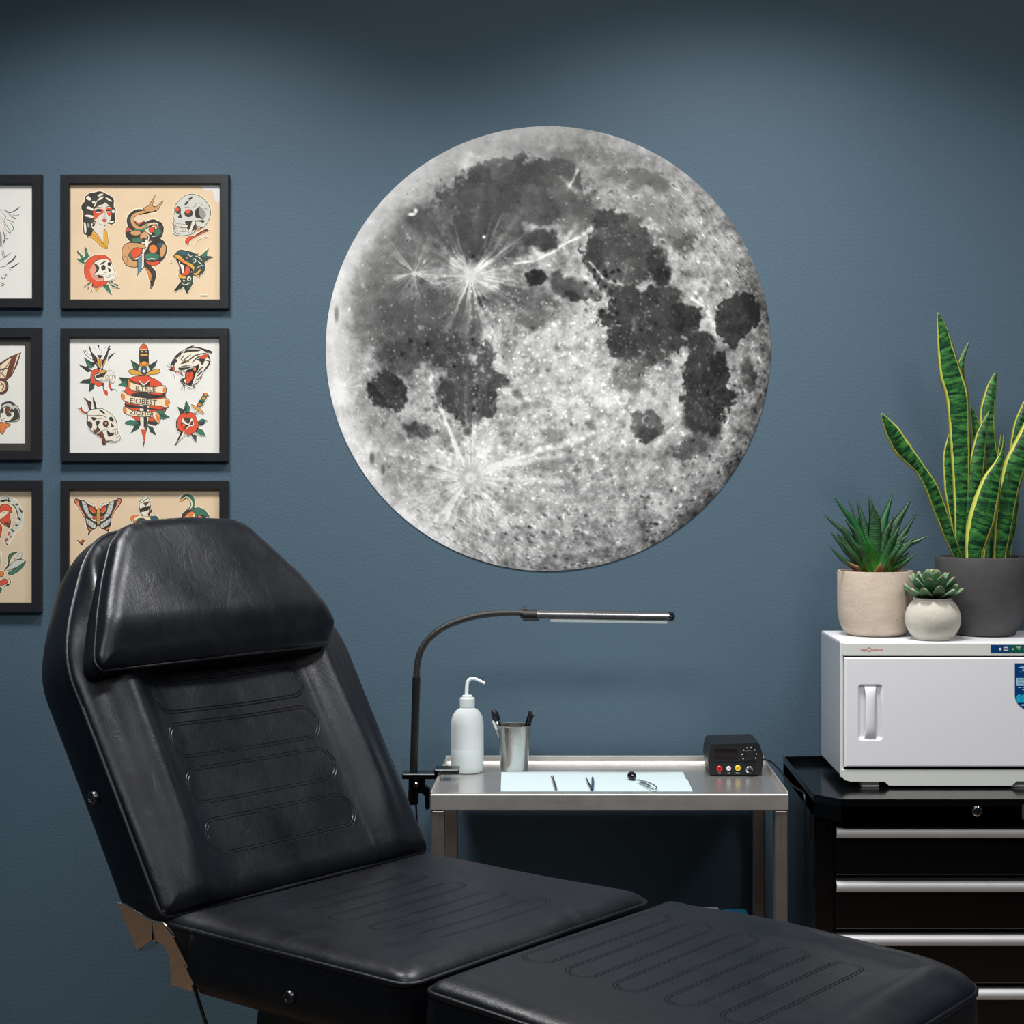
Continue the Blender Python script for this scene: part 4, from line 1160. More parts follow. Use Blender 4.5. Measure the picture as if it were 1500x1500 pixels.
m = MB(); prof = [(Rb*.43, hh(1037)), (Rb*.44, hh(1035)), (Rb*.44, hh(1023)), (Rb*.42, hh(1022.4)), (Rb*.31, hh(1022.4)), (Rb*.30, hh(1019)), (.004, hh(1018.6))]; m.lathe((bx, BY, bz), prof, 48)
for k in range(36):
    w = 2*math.pi*k/36; c = Vector((bx+math.cos(w)*Rb*.44, BY+math.sin(w)*Rb*.44, bz+hh(1029.5))); m.obox(c, (math.cos(w), math.sin(w), 0), (-math.sin(w), math.cos(w), 0), (0, 0, 1), .0006, .0011, 5.5*px2m)
m.build('screw_cap', M['cap'], bot)
sp = catmull([tuple(W(x, y, dB)) for x, y in [(683.5, 1024), (683.5, 1012), (684.5, 1001), (687.5, 995.5), (693, 994), (700, 996), (710, 1001)]], 10)
m = MB(); k_ = len(sp); m.tube(sp, [.0042-.0012*i/k_ for i in range(k_)], 16); m.build('spout', M['cap'], bot)
text_mb_ = MB(); o_ = W(664, 1073, dB-Rb-.0004); text_mb_.box(o_.x+.001, o_.x+.009, BY-Rb*.93, BY-Rb*.93+.001, o_.z-.0003, o_.z+.0003)
# ------------------------------------------------ steel cup and the tools in it
UY = -.140; dU = D+UY; ux = Xat(753.5, UY); uz = TZ+.0005; up2 = dU/F_PX
cup = thing('steel_cup', (ux, UY, uz), 'small stainless steel tumbler holding pens and tools on the steel table', 'cup')
r0, r1, hc = 20*up2, 24.8*up2, 66*up2; m = MB()
prof = [(r0*.93, 0), (r0*.98, .0008), (r0, .003), (r1, hc-.002), (r1+.0015, hc-.001), (r1+.0016, hc), (r1+.0006, hc+.0008), (r1-.0006, hc), (r0-.0012, .004), (.0005, .003)]
m.lathe((ux, UY, uz), prof, 72, caps=(True, True)); m.build('cup_body', M['cup_steel'], cup)
def tool(name, a, b, r, mat, label, cat, parts=(), dy0=0., dy1=0.):
    """a rod leaning in the cup from a point near its floor to a tip seen at b"""
    A = W(*a, dU+dy0); B = W(*b, dU+dy1); o = MB(); o.tube([A, B], r, 16)
    tg = thing(name, A, label, cat); o.build('handle' if parts else 'shaft', mat, tg); ax_ = (B-A)
    for nm, t0, t1, prof, mt in parts:
        mm_ = MB(); s_ = A+ax_*t0; L = ax_.length*(t1-t0); mm_.lathe(s_, [(r_, h_*L) for r_, h_ in prof], 20, axis=ax_.normalized()); mm_.build(nm, mt, tg)
M['silver'] = plain('silver_metal', (.75, .75, .76, 1), .25, 1); M['white_plastic'] = plain('white_plastic', rgb(222, 222, 222), .4)
tool('round_brush', (752, 1118), (727, 1052), .0045, M['black_plastic'], 'black round-headed brush with silver collar, leftmost in the steel cup', 'brush',
     (('ferrule', .80, .97, [(.0047, 0), (.0062, .1), (.0070, 1)], M['silver']), ('brush_head', .95, 1.19, [(.0073, 0), (.0080, .3), (.0078, .6), (.0058, .88), (.002, 1)], M['black_plastic'])), .008, -.006)
tool('brush', (748, 1118), (722, 1056), .0028, M['white_plastic'], 'thin white-handled brush behind the black round-headed brush in the cup', 'brush', (('ferrule', .55, .8, [(.0031, 0), (.0034, .5), (.0031, 1)], M['silver']),), -.004, -.012)
tool('tattoo_pen', (756, 1118), (777, 1042), .0034, M['black_plastic'], 'black pen leaning right in the steel cup, in front of the pointed one', 'pen', (('clip', .62, 1.0, [(.0038, 0), (.0044, .3), (.0030, .9), (.002, 1)], M['gloss_black']),), .0, -.008)
tool('needle_tool', (752, 1116), (781, 1046), .0034, M['black_plastic'], 'black handled needle tool with silver point, rightmost in the steel cup', 'tool', (('point', .97, 1.26, [(.0026, 0), (.0013, .2), (.0010, .8), (.0004, 1)], M['silver']),), .006, .002)
tool('marker_pen', (758, 1118), (774, 1050), .0030, M['gloss_black'], 'glossy black pen between the two right-leaning tools in the cup', 'pen', (), -.006, -.014)
# ------------------------------------------------ paper and the three small tools
ptx = lambda x, y: hit(x, y, Vector((0, 0, TZ+.0006)), CZ)
t = NT('pale_blue_paper'); wv = t.noise(8, 2, vec=t.mapping(t.obj(), (1, 20, 1))); M['paper'] = t.set(Base_Color=t.mix(wv, rgb(172, 190, 196), rgb(186, 202, 207)), Roughness=.8)
m = MB(); m.prism([ptx(*p) for p in [(733.5, 1159.5), (734.5, 1131), (800, 1130.5), (1000.5, 1131), (1005, 1141.5), (1007, 1142), (1015, 1159.5)]], CZ, .0004)
tag(m.build('paper_towel', M['paper'], origin=ptx(870, 1145)), 'pale blue paper sheet laid flat along the front of the steel table', 'paper')
zp = TZ+.0018; pp3 = lambda x, y, h=0: hit(x, y, Vector((0, 0, zp+h)), CZ)
def small(name, label, cat, paths, mats):
    tg = thing(name, pp3(*paths[0][1][0]), label, cat)
    for (nm, pts, r), mt in zip(paths, mats):
        m = MB(); q = catmull([tuple(pp3(x, y, r if isinstance(r, float) else r[0])) for x, y in pts], 6) if len(pts) > 2 else [pp3(x, y, r if isinstance(r, float) else r[0]) for x, y in pts]
        rr = r if isinstance(r, float) else list(np.interp(np.linspace(0, 1, len(q)), np.linspace(0, 1, len(r)), r)); m.tube(q, rr, 12); m.build(nm, mt, tg)
M['brass'] = plain('worn_nickel', (.42, .37, .30, 1), .3, 1); M['teal_steel'] = plain('dark_teal_steel', rgb(28, 70, 92), .3, .3)
small('forked_tool', 'small brass coloured forked tool lying on the blue paper, leftmost there', 'tool', [('shaft', [(814.5, 1156), (812, 1147), (809.5, 1139.5)], [.0026, .0030, .0026]), ('fork', [(809.5, 1140), (807, 1136.5)], .0011), ('fork', [(809.5, 1140), (811, 1136)], .0011)], [M['brass']]*3)
small('tweezers', 'dark teal v-shaped tweezers lying open on the blue paper, in the middle', 'tweezers', [('arm', [(867.5, 1156.5), (868.5, 1148), (868, 1139)], [.0028, .0030, .0022]), ('arm', [(866.5, 1156), (862, 1147), (858.5, 1138.5)], [.0022, .0022, .0010])], [M['teal_steel'], M['gloss_black']])
sc = thing('round_headed_tool', pp3(926, 1138), 'black round-headed tool with clear looped handle, on the right of the blue paper', 'tool')
c0 = pp3(926, 1137, .0075); dr = (pp3(960, 1156)-pp3(926, 1138)).normalized(); m = MB(); m.lathe(c0-dr*.013, [(.001, 0), (.006, .0015), (.0085, .006), (.0092, .011), (.0080, .017), (.0045, .023), (.002, .025)], 28, axis=dr); m.build('round_head', M['gloss_black'], sc)
m = MB(); lp = catmull([tuple(pp3(x, y, h)) for x, y, h in [(934, 1143, .006), (944, 1144.5, .008), (956, 1149, .007), (962, 1154, .004), (958, 1156.5, .003), (948, 1153, .003), (937, 1145.5, .004)]], 7); m.tube(lp, .0014, 10); m.tube([pp3(936, 1143, .005), pp3(953, 1152, .004)], .0022, 10)
m.build('loop_handle', M['silver'], sc)
# ------------------------------------------------ power supply
PY = D*0-.212; dP = D+PY; ps2 = dP/F_PX
ps = thing('power_supply', (Xat(1077, PY), PY+.06, TZ), 'black tattoo power supply with dial and coloured sockets on the table right end', 'power supply')
def outl(y): return [(Xat(x, y), z) for x, z in ()]
f_ = [(1040.5, 1135), (1037.2, 1115), (1038.3, 1103), (1041.5, 1091.5), (1044, 1090), (1109, 1088.5), (1113, 1090.5), (1116.8, 1103), (1118, 1115), (1115.5, 1135)]
fp = [(W(x, y, dP).x, W(x, y, dP).z) for x, y in f_]; zmin = min(p[1] for p in fp); fp = [(x, z-zmin+TZ+.0025) for x, z in fp]
m = MB(); m.prism([(x, PY, z) for x, z in fp], (0, 1, 0), .130); 
bm_ = m.build('case', M['black_plastic'], ps)
cxp = sum(p[0] for p in fp)/len(fp); czp = sum(p[1] for p in fp)/len(fp)
m = MB(); m.prism([(cxp+(x-cxp)*.93, PY-.0012, czp+(z-czp)*.92) for x, z in fp], (0, 1, 0), .0025); m.build('front_panel', plain('panel_black', rgb(24, 27, 30), .3), ps)
FP = lambda x, y, dy=0: W(x, y, dP-.0014-dy)
def rect(x0, x1, y0, y1, dy=.0004, b=0): m = MB(); a = FP(x0, y1); c = FP(x1, y0); m.box(a.x, c.x, PY-.0014-dy, PY-.001, a.z, c.z, b); return m
sh_z = 0.0
scrn = rect(1046.5, 1080, 1097, 1112, .0006); scrn.build('screen', plain('dark_red_screen', rgb(22, 12, 16), .12), ps)
rect(1044, 1108, 1115.6, 1116.4, .0004).build('groove', M['gloss_black'], ps)
kn = MB(); kc = FP(1098, 1105.5); kn.lathe(kc, [(.0115, 0), (.0112, .002), (.0098, .003), (.0092, .012), (.0084, .0135), (.0004, .0135)], 32, axis=(0, -1, 0))
for k in range(18):
    w = 2*math.pi*k/18; kn.obox(kc+Vector((math.cos(w)*.0096, -.007, math.sin(w)*.0096)), (math.cos(w), 0, math.sin(w)), (-math.sin(w), 0, math.cos(w)), (0, 1, 0), .0006, .0008, .0045)
kn.build('dial_knob', M['black_plastic'], ps)
m = MB()
for x, y in [(1088.6, 1111.4), (1087.2, 1105), (1089.6, 1098.7), (1094.3, 1095.3), (1100.2, 1095), (1105.5, 1098.4), (1107.8, 1104.5), (1106.8, 1110.7)]:
    m.lathe(FP(x, y), [(.0013, 0), (.0013, .0006), (.0002, .0006)], 10, axis=(0, -1, 0))
m.build('dial_marks', M['white_plastic'], ps)
def jack(px, py, col, r=.0066, nm='socket'):
    m = MB(); m.lathe(FP(px, py), [(r, 0), (r*.97, .003), (r*.75, .0045), (r*.5, .0045), (r*.42, .001), (.0003, .001)], 28, axis=(0, -1, 0)); m.build(nm, col, ps)
jack(1053.8, 1126, plain('red_plastic', rgb(190, 24, 22), .3)); jack(1067.3, 1125.6, M['white_plastic'], .0050); jack(1080.8, 1125, plain('yellow_plastic', rgb(222, 198, 62), .3), .0062)
jack(1097.5, 1127, M['silver'], .0078); m = MB(); m.lathe(FP(1099, 1129, .002), [(.0045, 0), (.0045, .009), (.003, .010), (.0003, .010)], 20, axis=(0, -1, 0)); m.build('plug', M['gloss_black'], ps)
m = MB()
for x, s_ in ((1054, 'POS'), (1067.8, 'NEG'), (1080.8, 'PEDAL')): text_mb(m, s_, .0030, FP(x, 1133.2, .0005), (1, 0, 0), (0, 0, 1), 0, .0001, 'CENTER')
m.build('lettering', M['white_plastic'], ps)
for x in (Xat(1045, PY), Xat(1108, PY)):
    for y in (PY+.012, PY+.115): m = MB(); m.box(x-.004, x+.004, y-.004, y+.004, TZ+.0001, TZ+.003); m.build('foot', M['gloss_black'], ps)
cord = catmull([tuple(W(x, y, dd)) for x, y, dd in [(1112, 1112, 3.605), (1121, 1113, 3.60), (1131, 1117, 3.56), (1143, 1129, 3.52), (1156, 1146, 3.42), (1168, 1156, 3.34), (1176, 1160, 3.30), (1179, 1170, 3.28), (1179, 1200, 3.28), (1178, 1300, 3.28)]], 8)
m = MB(); m.tube(cord, .0019, 8); m.build('power_cord', M['black_plastic'], ps)
# ------------------------------------------------ black tool chest
KX0, KX1, KY0, KY1 = .487, 1.16, -.480, -.03; RZ = .7755; dK = D+KY0
chest = thing('tool_chest', (.82, -.26, 0), 'glossy black steel tool chest with silver drawer pulls under the white warmer cabinet', 'tool chest')
m = MB(); m.box(KX0, KX1, KY0+.004, KY1, .10, RZ-.045, .002); m.build('body', M['gloss_black'], chest)
# top: shallow tray with raised rim, chamfered front corners and a deeper side skirt
fy = -.530; LXm, RXm = KX0-.004, KX1+.004
o2 = [(LXm, KY1+.002), (LXm, KY0), (.527, fy), (RXm-.04, fy), (RXm, KY0), (RXm, KY1+.002)]
m = MB(); m.prism([(x, y, RZ-.0425) for x, y in o2], CZ, .0425-.0145)
def wall(a, b, z0, z1, th_=.0025):
    a = Vector((a[0], a[1], 0)); b = Vector((b[0], b[1], 0)); t_ = (b-a).normalized(); nn = Vector((-t_.y, t_.x, 0)); c = (a+b)/2+nn*th_/2
    m.obox((c.x, c.y, (z0+z1)/2), t_, nn, CZ, (b-a).length/2, th_/2, (z1-z0)/2, .0006)
for i in range(6): wall(o2[i], o2[(i+1) % 6], RZ-.0425, RZ)
for x in (LXm, RXm-.0025): m.box(x, x+.0025, KY0+.0, KY1, RZ-.095, RZ-.04, .0005)
m.build('top_tray', M['gloss_black'], chest)
zK = lambda y, d=dK: H-(y-CY)/F_PX*d
hx0 = (1225-CX)/F_PX*(dK-.018)
for k in range(5):
    zt_ = zK(1204.5+79*k); zb_ = zK(1280+79*k); m = MB(); m.box(.5225, KX1-.035, KY0-.012, KY0+.006, zb_, zt_, .002)
    dr_ = m.build('drawer', M['gloss_black'], chest)
    a = H-(1212.5+78.8*k-CY)/F_PX*(dK-.018); b = a-.0187; V = []; F = []; pr_ = [(0, 0), (-.010, .0), (-.0135, -.002), (-.0155, -.006), (-.016, -.0105), (-.0150, -.0155), (-.0125, -.0187), (-.010, -.0187), (-.011, -.014), (-.0115, -.004), (-.0005, -.0025)]
    for x in (hx0, KX1-.037):
        for (dy_, dz_) in pr_: V.append((x, KY0-.0125+dy_, a+dz_))
    n_ = len(pr_); F = [[i, (i+1) % n_, n_+(i+1) % n_, n_+i] for i in range(n_)]+[list(range(n_)), [n_+i for i in range(n_)][::-1]]; m = MB(); m.add(V, F, True); m.build('pull', M['alu'], dr_)
m = MB(); lc = W(1431, 1188, D+fy); m.lathe((lc.x, fy-.0002, lc.z), [(.0100, 0), (.0100, .003), (.0085, .0045), (.0072, .0035), (.0072, .005), (.0004, .0052)], 32, axis=(0, -1, 0)); m.box(lc.x-.0006, lc.x+.0006, fy-.0062, fy-.003, lc.z-.004, lc.z+.004); m.build('lock', M['chrome'], chest)
m = MB(); p = W(1496.5, 1199.5, D+fy); text_mb(m, 'F', .040, (p.x-.002, fy-.0015, p.z), (1, 0, 0), (0, 0, 1), 0, .0008); m.build('badge', M['silver'], chest)
for x in (KX0+.06, KX1-.06):
    for y in (KY0+.06, KY1-.06):
        m = MB(); m.lathe((x-.016, y, .045), [(.030, 0), (.045, .004), (.045, .028), (.030, .032)], 28, axis=(1, 0, 0)); m.box(x-.022, x+.022, y-.02, y+.02, .085, .102, .002); m.box(x-.022, x-.018, y-.014, y+.014, .04, .09); m.box(x+.018, x+.022, y-.014, y+.014, .04, .09); m.build('caster', M['black_plastic'], chest)
# ------------------------------------------------ hot towel warmer
FY = -.335; dF = D+FY; wz = lambda y: H-(y-CY)/F_PX*dF; wx = lambda x: (x-CX)/F_PX*dF
TRZ = RZ-.0143; WX0, WX1 = .562, 1.030
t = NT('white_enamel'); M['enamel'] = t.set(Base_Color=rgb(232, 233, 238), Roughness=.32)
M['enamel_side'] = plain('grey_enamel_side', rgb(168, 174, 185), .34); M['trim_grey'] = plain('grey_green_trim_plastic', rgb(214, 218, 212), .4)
warm = thing('towel_warmer', ((WX0+WX1)/2, -.2, TRZ), 'white hot towel warmer cabinet with recessed door handle standing on the black tool chest', 'towel warmer')
zb0 = wz(1139); zt0 = wz(942)
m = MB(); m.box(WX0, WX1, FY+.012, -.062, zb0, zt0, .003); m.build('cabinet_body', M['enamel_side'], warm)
m = MB(); m.box(WX0+.001, WX1-.001, FY+.010, -.064, zt0-.001, zt0+.0012, .0005); m.build('top_panel', M['enamel'], warm)
m = MB(); fx0 = wx(1231.5)
m.box(fx0, WX1, FY+.004, FY+.013, zb0, zt0, .001)            # face frame
m.box(wx(1234.5), WX1, FY-.004, FY+.005, wz(960.5), zt0+.001, .002)
# lower strip with a stepped bottom edge
zs = [(wx(1233), wz(1127.5)), (WX1, wz(1127.5)), (WX1, wz(1144)), (wx(1489), wz(1144)), (wx(1481), wz(1150.5)), (wx(1302), wz(1150.5)), (wx(1295), wz(1144.5)), (wx(1246), wz(1144.5)), (wx(1237), wz(1142)), (wx(1232.5), wz(1137))]
m.prism([(x, FY+.005, z) for x, z in zs], (0, -1, 0), .009)
m.build('face_trim', M['trim_grey'], warm)
m = MB(); m.box(wx(1236), WX1-.004, FY+.0015, FY+.0045, wz(1128), wz(960), 0); m.build('door_gasket', M['gloss_black'], warm)
# door: height field with a recess, straight bar handle over it
dx0, dx1, dz0, dz1 = wx(1236.5), WX1-.004, wz(1123), wz(962.5); rc = (wx(1274), wz(1043)); rw, rh = 18.5*dF/F_PX, 41*dF/F_PX
xs = np.unique(np.concatenate([np.linspace(dx0, dx0+.008, 8), np.linspace(dx0+.008, rc[0]-rw-.004, 8), np.linspace(rc[0]-rw-.004, rc[0]+rw+.004, 60), np.linspace(rc[0]+rw+.004, dx1-.008, 30), np.linspace(dx1-.008, dx1, 8)]))
zs_ = np.unique(np.concatenate([np.linspace(dz0, dz0+.008, 8), np.linspace(dz0+.008, rc[1]-rh-.004, 10), np.linspace(rc[1]-rh-.004, rc[1]+rh+.004, 90), np.linspace(rc[1]+rh+.004, dz1-.008, 10), np.linspace(dz1-.008, dz1, 8)]))
GX_, GZ_ = np.meshgrid(xs, zs_); ed = np.minimum(np.minimum(GX_-dx0, dx1-GX_), np.minimum(GZ_-dz0, dz1-GZ_))
hd = .008+.003*qround(ed, .004)
rr_ = .0075; sx_ = np.abs(GX_-rc[0])-(rw-rr_); sz_ = np.abs(GZ_-rc[1])-(rh-rr_); sd_ = np.hypot(np.maximum(sx_, 0), np.maximum(sz_, 0))+np.minimum(np.maximum(sx_, sz_), 0)-rr_
hd -= .0068*sstep(0, .007, -sd_)
V = [(x, FY+.004-h_, z) for x, h_, z in zip(GX_.ravel(), hd.ravel(), GZ_.ravel())]; ny_, nx_ = GX_.shape; I = np.arange(nx_*ny_).reshape(ny_, nx_)
F = [tuple(f) for f in np.stack([I[:-1, :-1], I[:-1, 1:], I[1:, 1:], I[1:, :-1]], -1).reshape(-1, 4)]; rim_ = list(I[0, :-1])+list(I[:-1, -1])+list(I[-1, :0:-1])+list(I[:0:-1, 0])
k0 = len(V); V += [(V[r][0], FY+.0035, V[r][2]) for r in rim_]; n_ = len(rim_); F += [(rim_[i], rim_[(i+1) % n_], k0+(i+1) % n_, k0+i) for i in range(n_)]
m = MB(); m.add(V, F, True); door = m.build('door', M['enamel'], warm)
V = []; F = []; NT_ = 30
for i in range(NT_+1):
    t_ = -1+2*i/NT_; z = rc[1]+t_*rh*.985; y = FY-.0068-.0055*(1-abs(t_)**3.0)+.0045*abs(t_)**8; hw = (6.6+2.6*abs(t_)**4)*dF/F_PX; V += [(rc[0]-hw, y+.0012, z), (rc[0]-hw*.8, y, z), (rc[0]+hw*.8, y, z), (rc[0]+hw, y+.0012, z), (rc[0]+hw, y+.005, z), (rc[0]-hw, y+.005, z)]
for i in range(NT_):
    for j in range(6): F.append([i*6+j, i*6+(j+1) % 6, i*6+6+(j+1) % 6, i*6+6+j])
F += [[0, 1, 2, 3, 4, 5], [NT_*6+j for j in range(6)][::-1]]; m = MB(); m.add(V, F, True); m.build('handle', M['enamel'], door)
for x0_, x1_ in ((1263, 1289), (1482, 1508)):
    for ya, yb in ((FY+.008, FY+.03), (-.10, -.075)):
        m = MB(); m.box(wx(x0_), wx(x1_), ya, yb, TRZ+.0002, wz(1138), .001); m.build('foot', M['trim_grey'], warm)
fyy = FY-.0043
M['red_ink'] = plain('red_ink', rgb(206, 66, 78), .5); M['navy'] = plain('navy_print', rgb(10, 62, 120), .3); M['cyan'] = plain('cyan_print', rgb(30, 180, 220), .35); M['pale_cyan'] = plain('pale_cyan_print', rgb(160, 205, 225), .4); M['green_print'] = plain('green_print', rgb(16, 92, 74), .3)
m = MB(); a = wx(1260); z = wz(952.8)
text_mb(m, 'uap', .0085, (a, fyy, z), (1, 0, 0), (0, 0, 1), 0, .0001); text_mb(m, 'nome.net', .0058, (wx(1276.5), fyy, z+.0002), (1, 0, 0), (0, 0, 1), 0, .0001)
V = []; F = []
for k in range(25):
    w = math.pi*2*k/24
    for r in (.0036, .0047): V.append((wx(1272.5)+math.cos(w)*r, fyy, wz(951.3)+math.sin(w)*r))
for k in range(24): F.append([2*k, 2*k+1, 2*k+3, 2*k+2])
m.add(V, F); m.build('red_lettering', M['red_ink'], warm)
def pr(x0, x1, y0, y1, dy, mat_, nm, mm=None):
    q = mm or MB(); q.box(wx(x0), wx(x1), fyy-dy, fyy+.001, wz(y1), wz(y0)); return q if mm else q.build(nm, mat_, warm)
pr(1450.3, 1545, 944.3, 955.8, .0003, M['navy'], 'control_panel'); pr(1478, 1545, 944.6, 955.4, .0005, M['green_print'], 'control_panel_display')
m = MB()
for x in (1464.3, 1483, 1492, 1500): m.lathe((wx(x), fyy-.0004, wz(950.6)), [(.0028 if x < 1470 else .0016, 0), (.0024 if x < 1470 else .0014, .0008), (.0002, .0008)], 16, axis=(0, -1, 0))
for y in (947.5, 949.6, 951.7): pr(1469, 1476, y, y+1.2, .0007, None, '', m)
text_mb(m, 'TEMP', .0040, (wx(1487), fyy-.0007, wz(949)), (1, 0, 0), (0, 0, 1), 0, .0001)
m.build('indicator_marks', M['trim_grey'], warm)
dyd = FY+.004-.0112
def shield(w0, off, mat_, nm, dy):
    pts = []; cx_ = 1516; hwid = 32-w0
    pts += [(cx_-hwid, 970+w0), (cx_+hwid, 970+w0), (cx_+hwid, 1018)]
    for k in range(1, 16):
        a_ = math.pi*k/16; pts.append((cx_+hwid*math.cos(a_), 1018+(25-w0)*math.sin(a_)))
    pts.append((cx_-hwid, 1018)); q = MB(); q.prism([(wx(x), dyd-dy, wz(y)) for x, y in pts], (0, 1, 0), .0002); return q.build(nm, mat_, door)
sk = shield(0, 0, M['white_plastic'], 'sticker', .0001); shield(1.0, 0, M['navy'], 'sticker_field', .0003)
m = MB()
def bar(x0, x1, y0, y1, mm): mm.box(wx(x0), wx(x1), dyd-.0006, dyd-.0002, wz(y1), wz(y0))
for q in ((1494, 1500, 975, 976), (1491, 1510, 976.4, 977.6), (1496, 1512, 979, 980), (1496, 1512, 981.4, 982.4), (1491, 1495, 983.4, 984.2), (1490, 1495, 1006, 1007), (1497, 1512, 1006, 1007.2), (1496, 1512, 1009.4, 1010.4), (1495, 1510, 1031, 1033)):
    m = MB(); bar(*q, m); m.build('sticker_line', M['pale_cyan'], door)
m = MB(); m.box(wx(1487), wx(1520), dyd-.0006, dyd-.0002, wz(1004), wz(992.5)); m.build('sticker_band', M['pale_cyan'], door)
m = MB(); text_mb(m, 'ULTRA', .0058, (wx(1489.5), dyd-.0008, wz(996.6)), (1, 0, 0), (0, 0, 1)); text_mb(m, 'VIOLET', .0058, (wx(1489), dyd-.0008, wz(1001.2)), (1, 0, 0), (0, 0, 1)); m.build('sticker_lettering', M['navy'], door)
m = MB(); text_mb(m, '8l', .0215, (wx(1487.5), dyd-.0008, wz(1028)), (1, 0, 0), (0, 0, 1), 0, .0010); m.build('sticker_number', M['cyan'], door)
# ------------------------------------------------ potted plants on the warmer
WT = zt0+.0016
def concrete(name, c1, c2, sp=1.0):
    t = NT(name); n = t.noise(22, 5, .65, vec=t.mapping(t.obj(), (1, 1, 3))); f = t.noise(260, 3, .6); pits = t.noise(90, 2, .4)
    c = t.mix(t.math('MULTIPLY_ADD', f, .5*sp, t.math('MULTIPLY', n, .75)), c1, c2)
    pit = t.math('GREATER_THAN', pits, .76); c = t.mix(t.math('MULTIPLY', pit, .55*sp), c, tuple(q*.35 for q in c1[:3])+(1,))
    return t.set(Base_Color=c, Roughness=.85, Specular_IOR_Level=.25, Normal=t.bump(f, .35, .0012))
M['pot_beige'] = concrete('beige_concrete', rgb(142, 128, 114), rgb(206, 192, 176)); M['pot_grey'] = concrete('pale_grey_concrete', rgb(150, 146, 136), rgb(206, 203, 192)); M['pot_dark'] = concrete('charcoal_ceramic', rgb(62, 62, 64), rgb(92, 92, 93), .6)
t = NT('gravel_soil'); M['soil'] = t.set(Base_Color=t.ramp(t.noise(110, 3), [(.35, rgb(84, 52, 36)), (.5, rgb(160, 96, 62)), (.7, rgb(206, 158, 122))]), Roughness=.9, Normal=t.bump(t.noise(200, 2), .8, .002))
t = NT('snake_plant_leaf'); sp = t.n('ShaderNodeSeparateXYZ'); t.l(t.uv(), sp.inputs[0]); au = t.math('ABSOLUTE', sp.outputs[0]); nn_ = t.noise(35, 4, .6)
zig = t.noise(1, 3, .7, vec=t.mapping(t.uv(), (.55, 105, 1)), dist=.5); zg2 = t.noise(1, 4, .6, vec=t.mapping(t.uv(), (5, 40, 1)), dist=1.2)
band = t.ramp(t.math('ADD', t.math('MULTIPLY', zig, .85), t.math('MULTIPLY', zg2, .15)), [(.42, rgb(12, 46, 28)), (.50, rgb(30, 84, 40)), (.60, rgb(62, 124, 56)), (.8, rgb(100, 150, 78))])
edge = t.math('GREATER_THAN', t.math('ADD', au, t.math('MULTIPLY_ADD', nn_, .24, -.12)), .75)
M['snake'] = t.set(Base_Color=t.mix(edge, band, rgb(196, 200, 92)), Roughness=.38, Normal=t.bump(zg2, .15, .001))
t = NT('banded_haworthia_leaf'); sp = t.n('ShaderNodeSeparateXYZ'); t.l(t.uv(), sp.inputs[0]); v_ = sp.outputs[1]
sn = t.math('SINE', t.math('MULTIPLY_ADD', t.noise(60, 2), 3.0, t.math('MULTIPLY', v_, 1750))); bm2 = t.math('MULTIPLY', t.math('GREATER_THAN', sn, .45), t.math('GREATER_THAN', v_, .022)); mk = t.math('MULTIPLY', bm2, t.math('LESS_THAN', t.math('ABSOLUTE', sp.outputs[0]), .82))
bs = t.ramp(t.math('MULTIPLY', v_, 9), [(0, rgb(44, 116, 40)), (.45, rgb(20, 70, 38)), (1, rgb(10, 50, 36))])
M['haw'] = t.set(Base_Color=t.mix(t.math('MULTIPLY', mk, .5), bs, rgb(112, 158, 96)), Roughness=.4)
t = NT('plain_green_leaf'); sp = t.n('ShaderNodeSeparateXYZ'); t.l(t.uv(), sp.inputs[0]); M['haw2'] = t.set(Base_Color=t.ramp(t.math('MULTIPLY', sp.outputs[1], 9), [(0, rgb(80, 150, 46)), (.5, rgb(44, 120, 46)), (1, rgb(24, 88, 40))]), Roughness=.4)
M['dry'] = plain('dry_brown_leaf', rgb(150, 112, 84), .7)
t = NT('echeveria_leaf'); sp = t.n('ShaderNodeSeparateXYZ'); t.l(t.uv(), sp.inputs[0]); M['ech'] = t.set(Base_Color=t.ramp(sp.outputs[1], [(0, rgb(120, 134, 96)), (.5, rgb(74, 112, 82)), (.9, rgb(96, 132, 98)), (1, rgb(170, 150, 110))]), Roughness=.5)
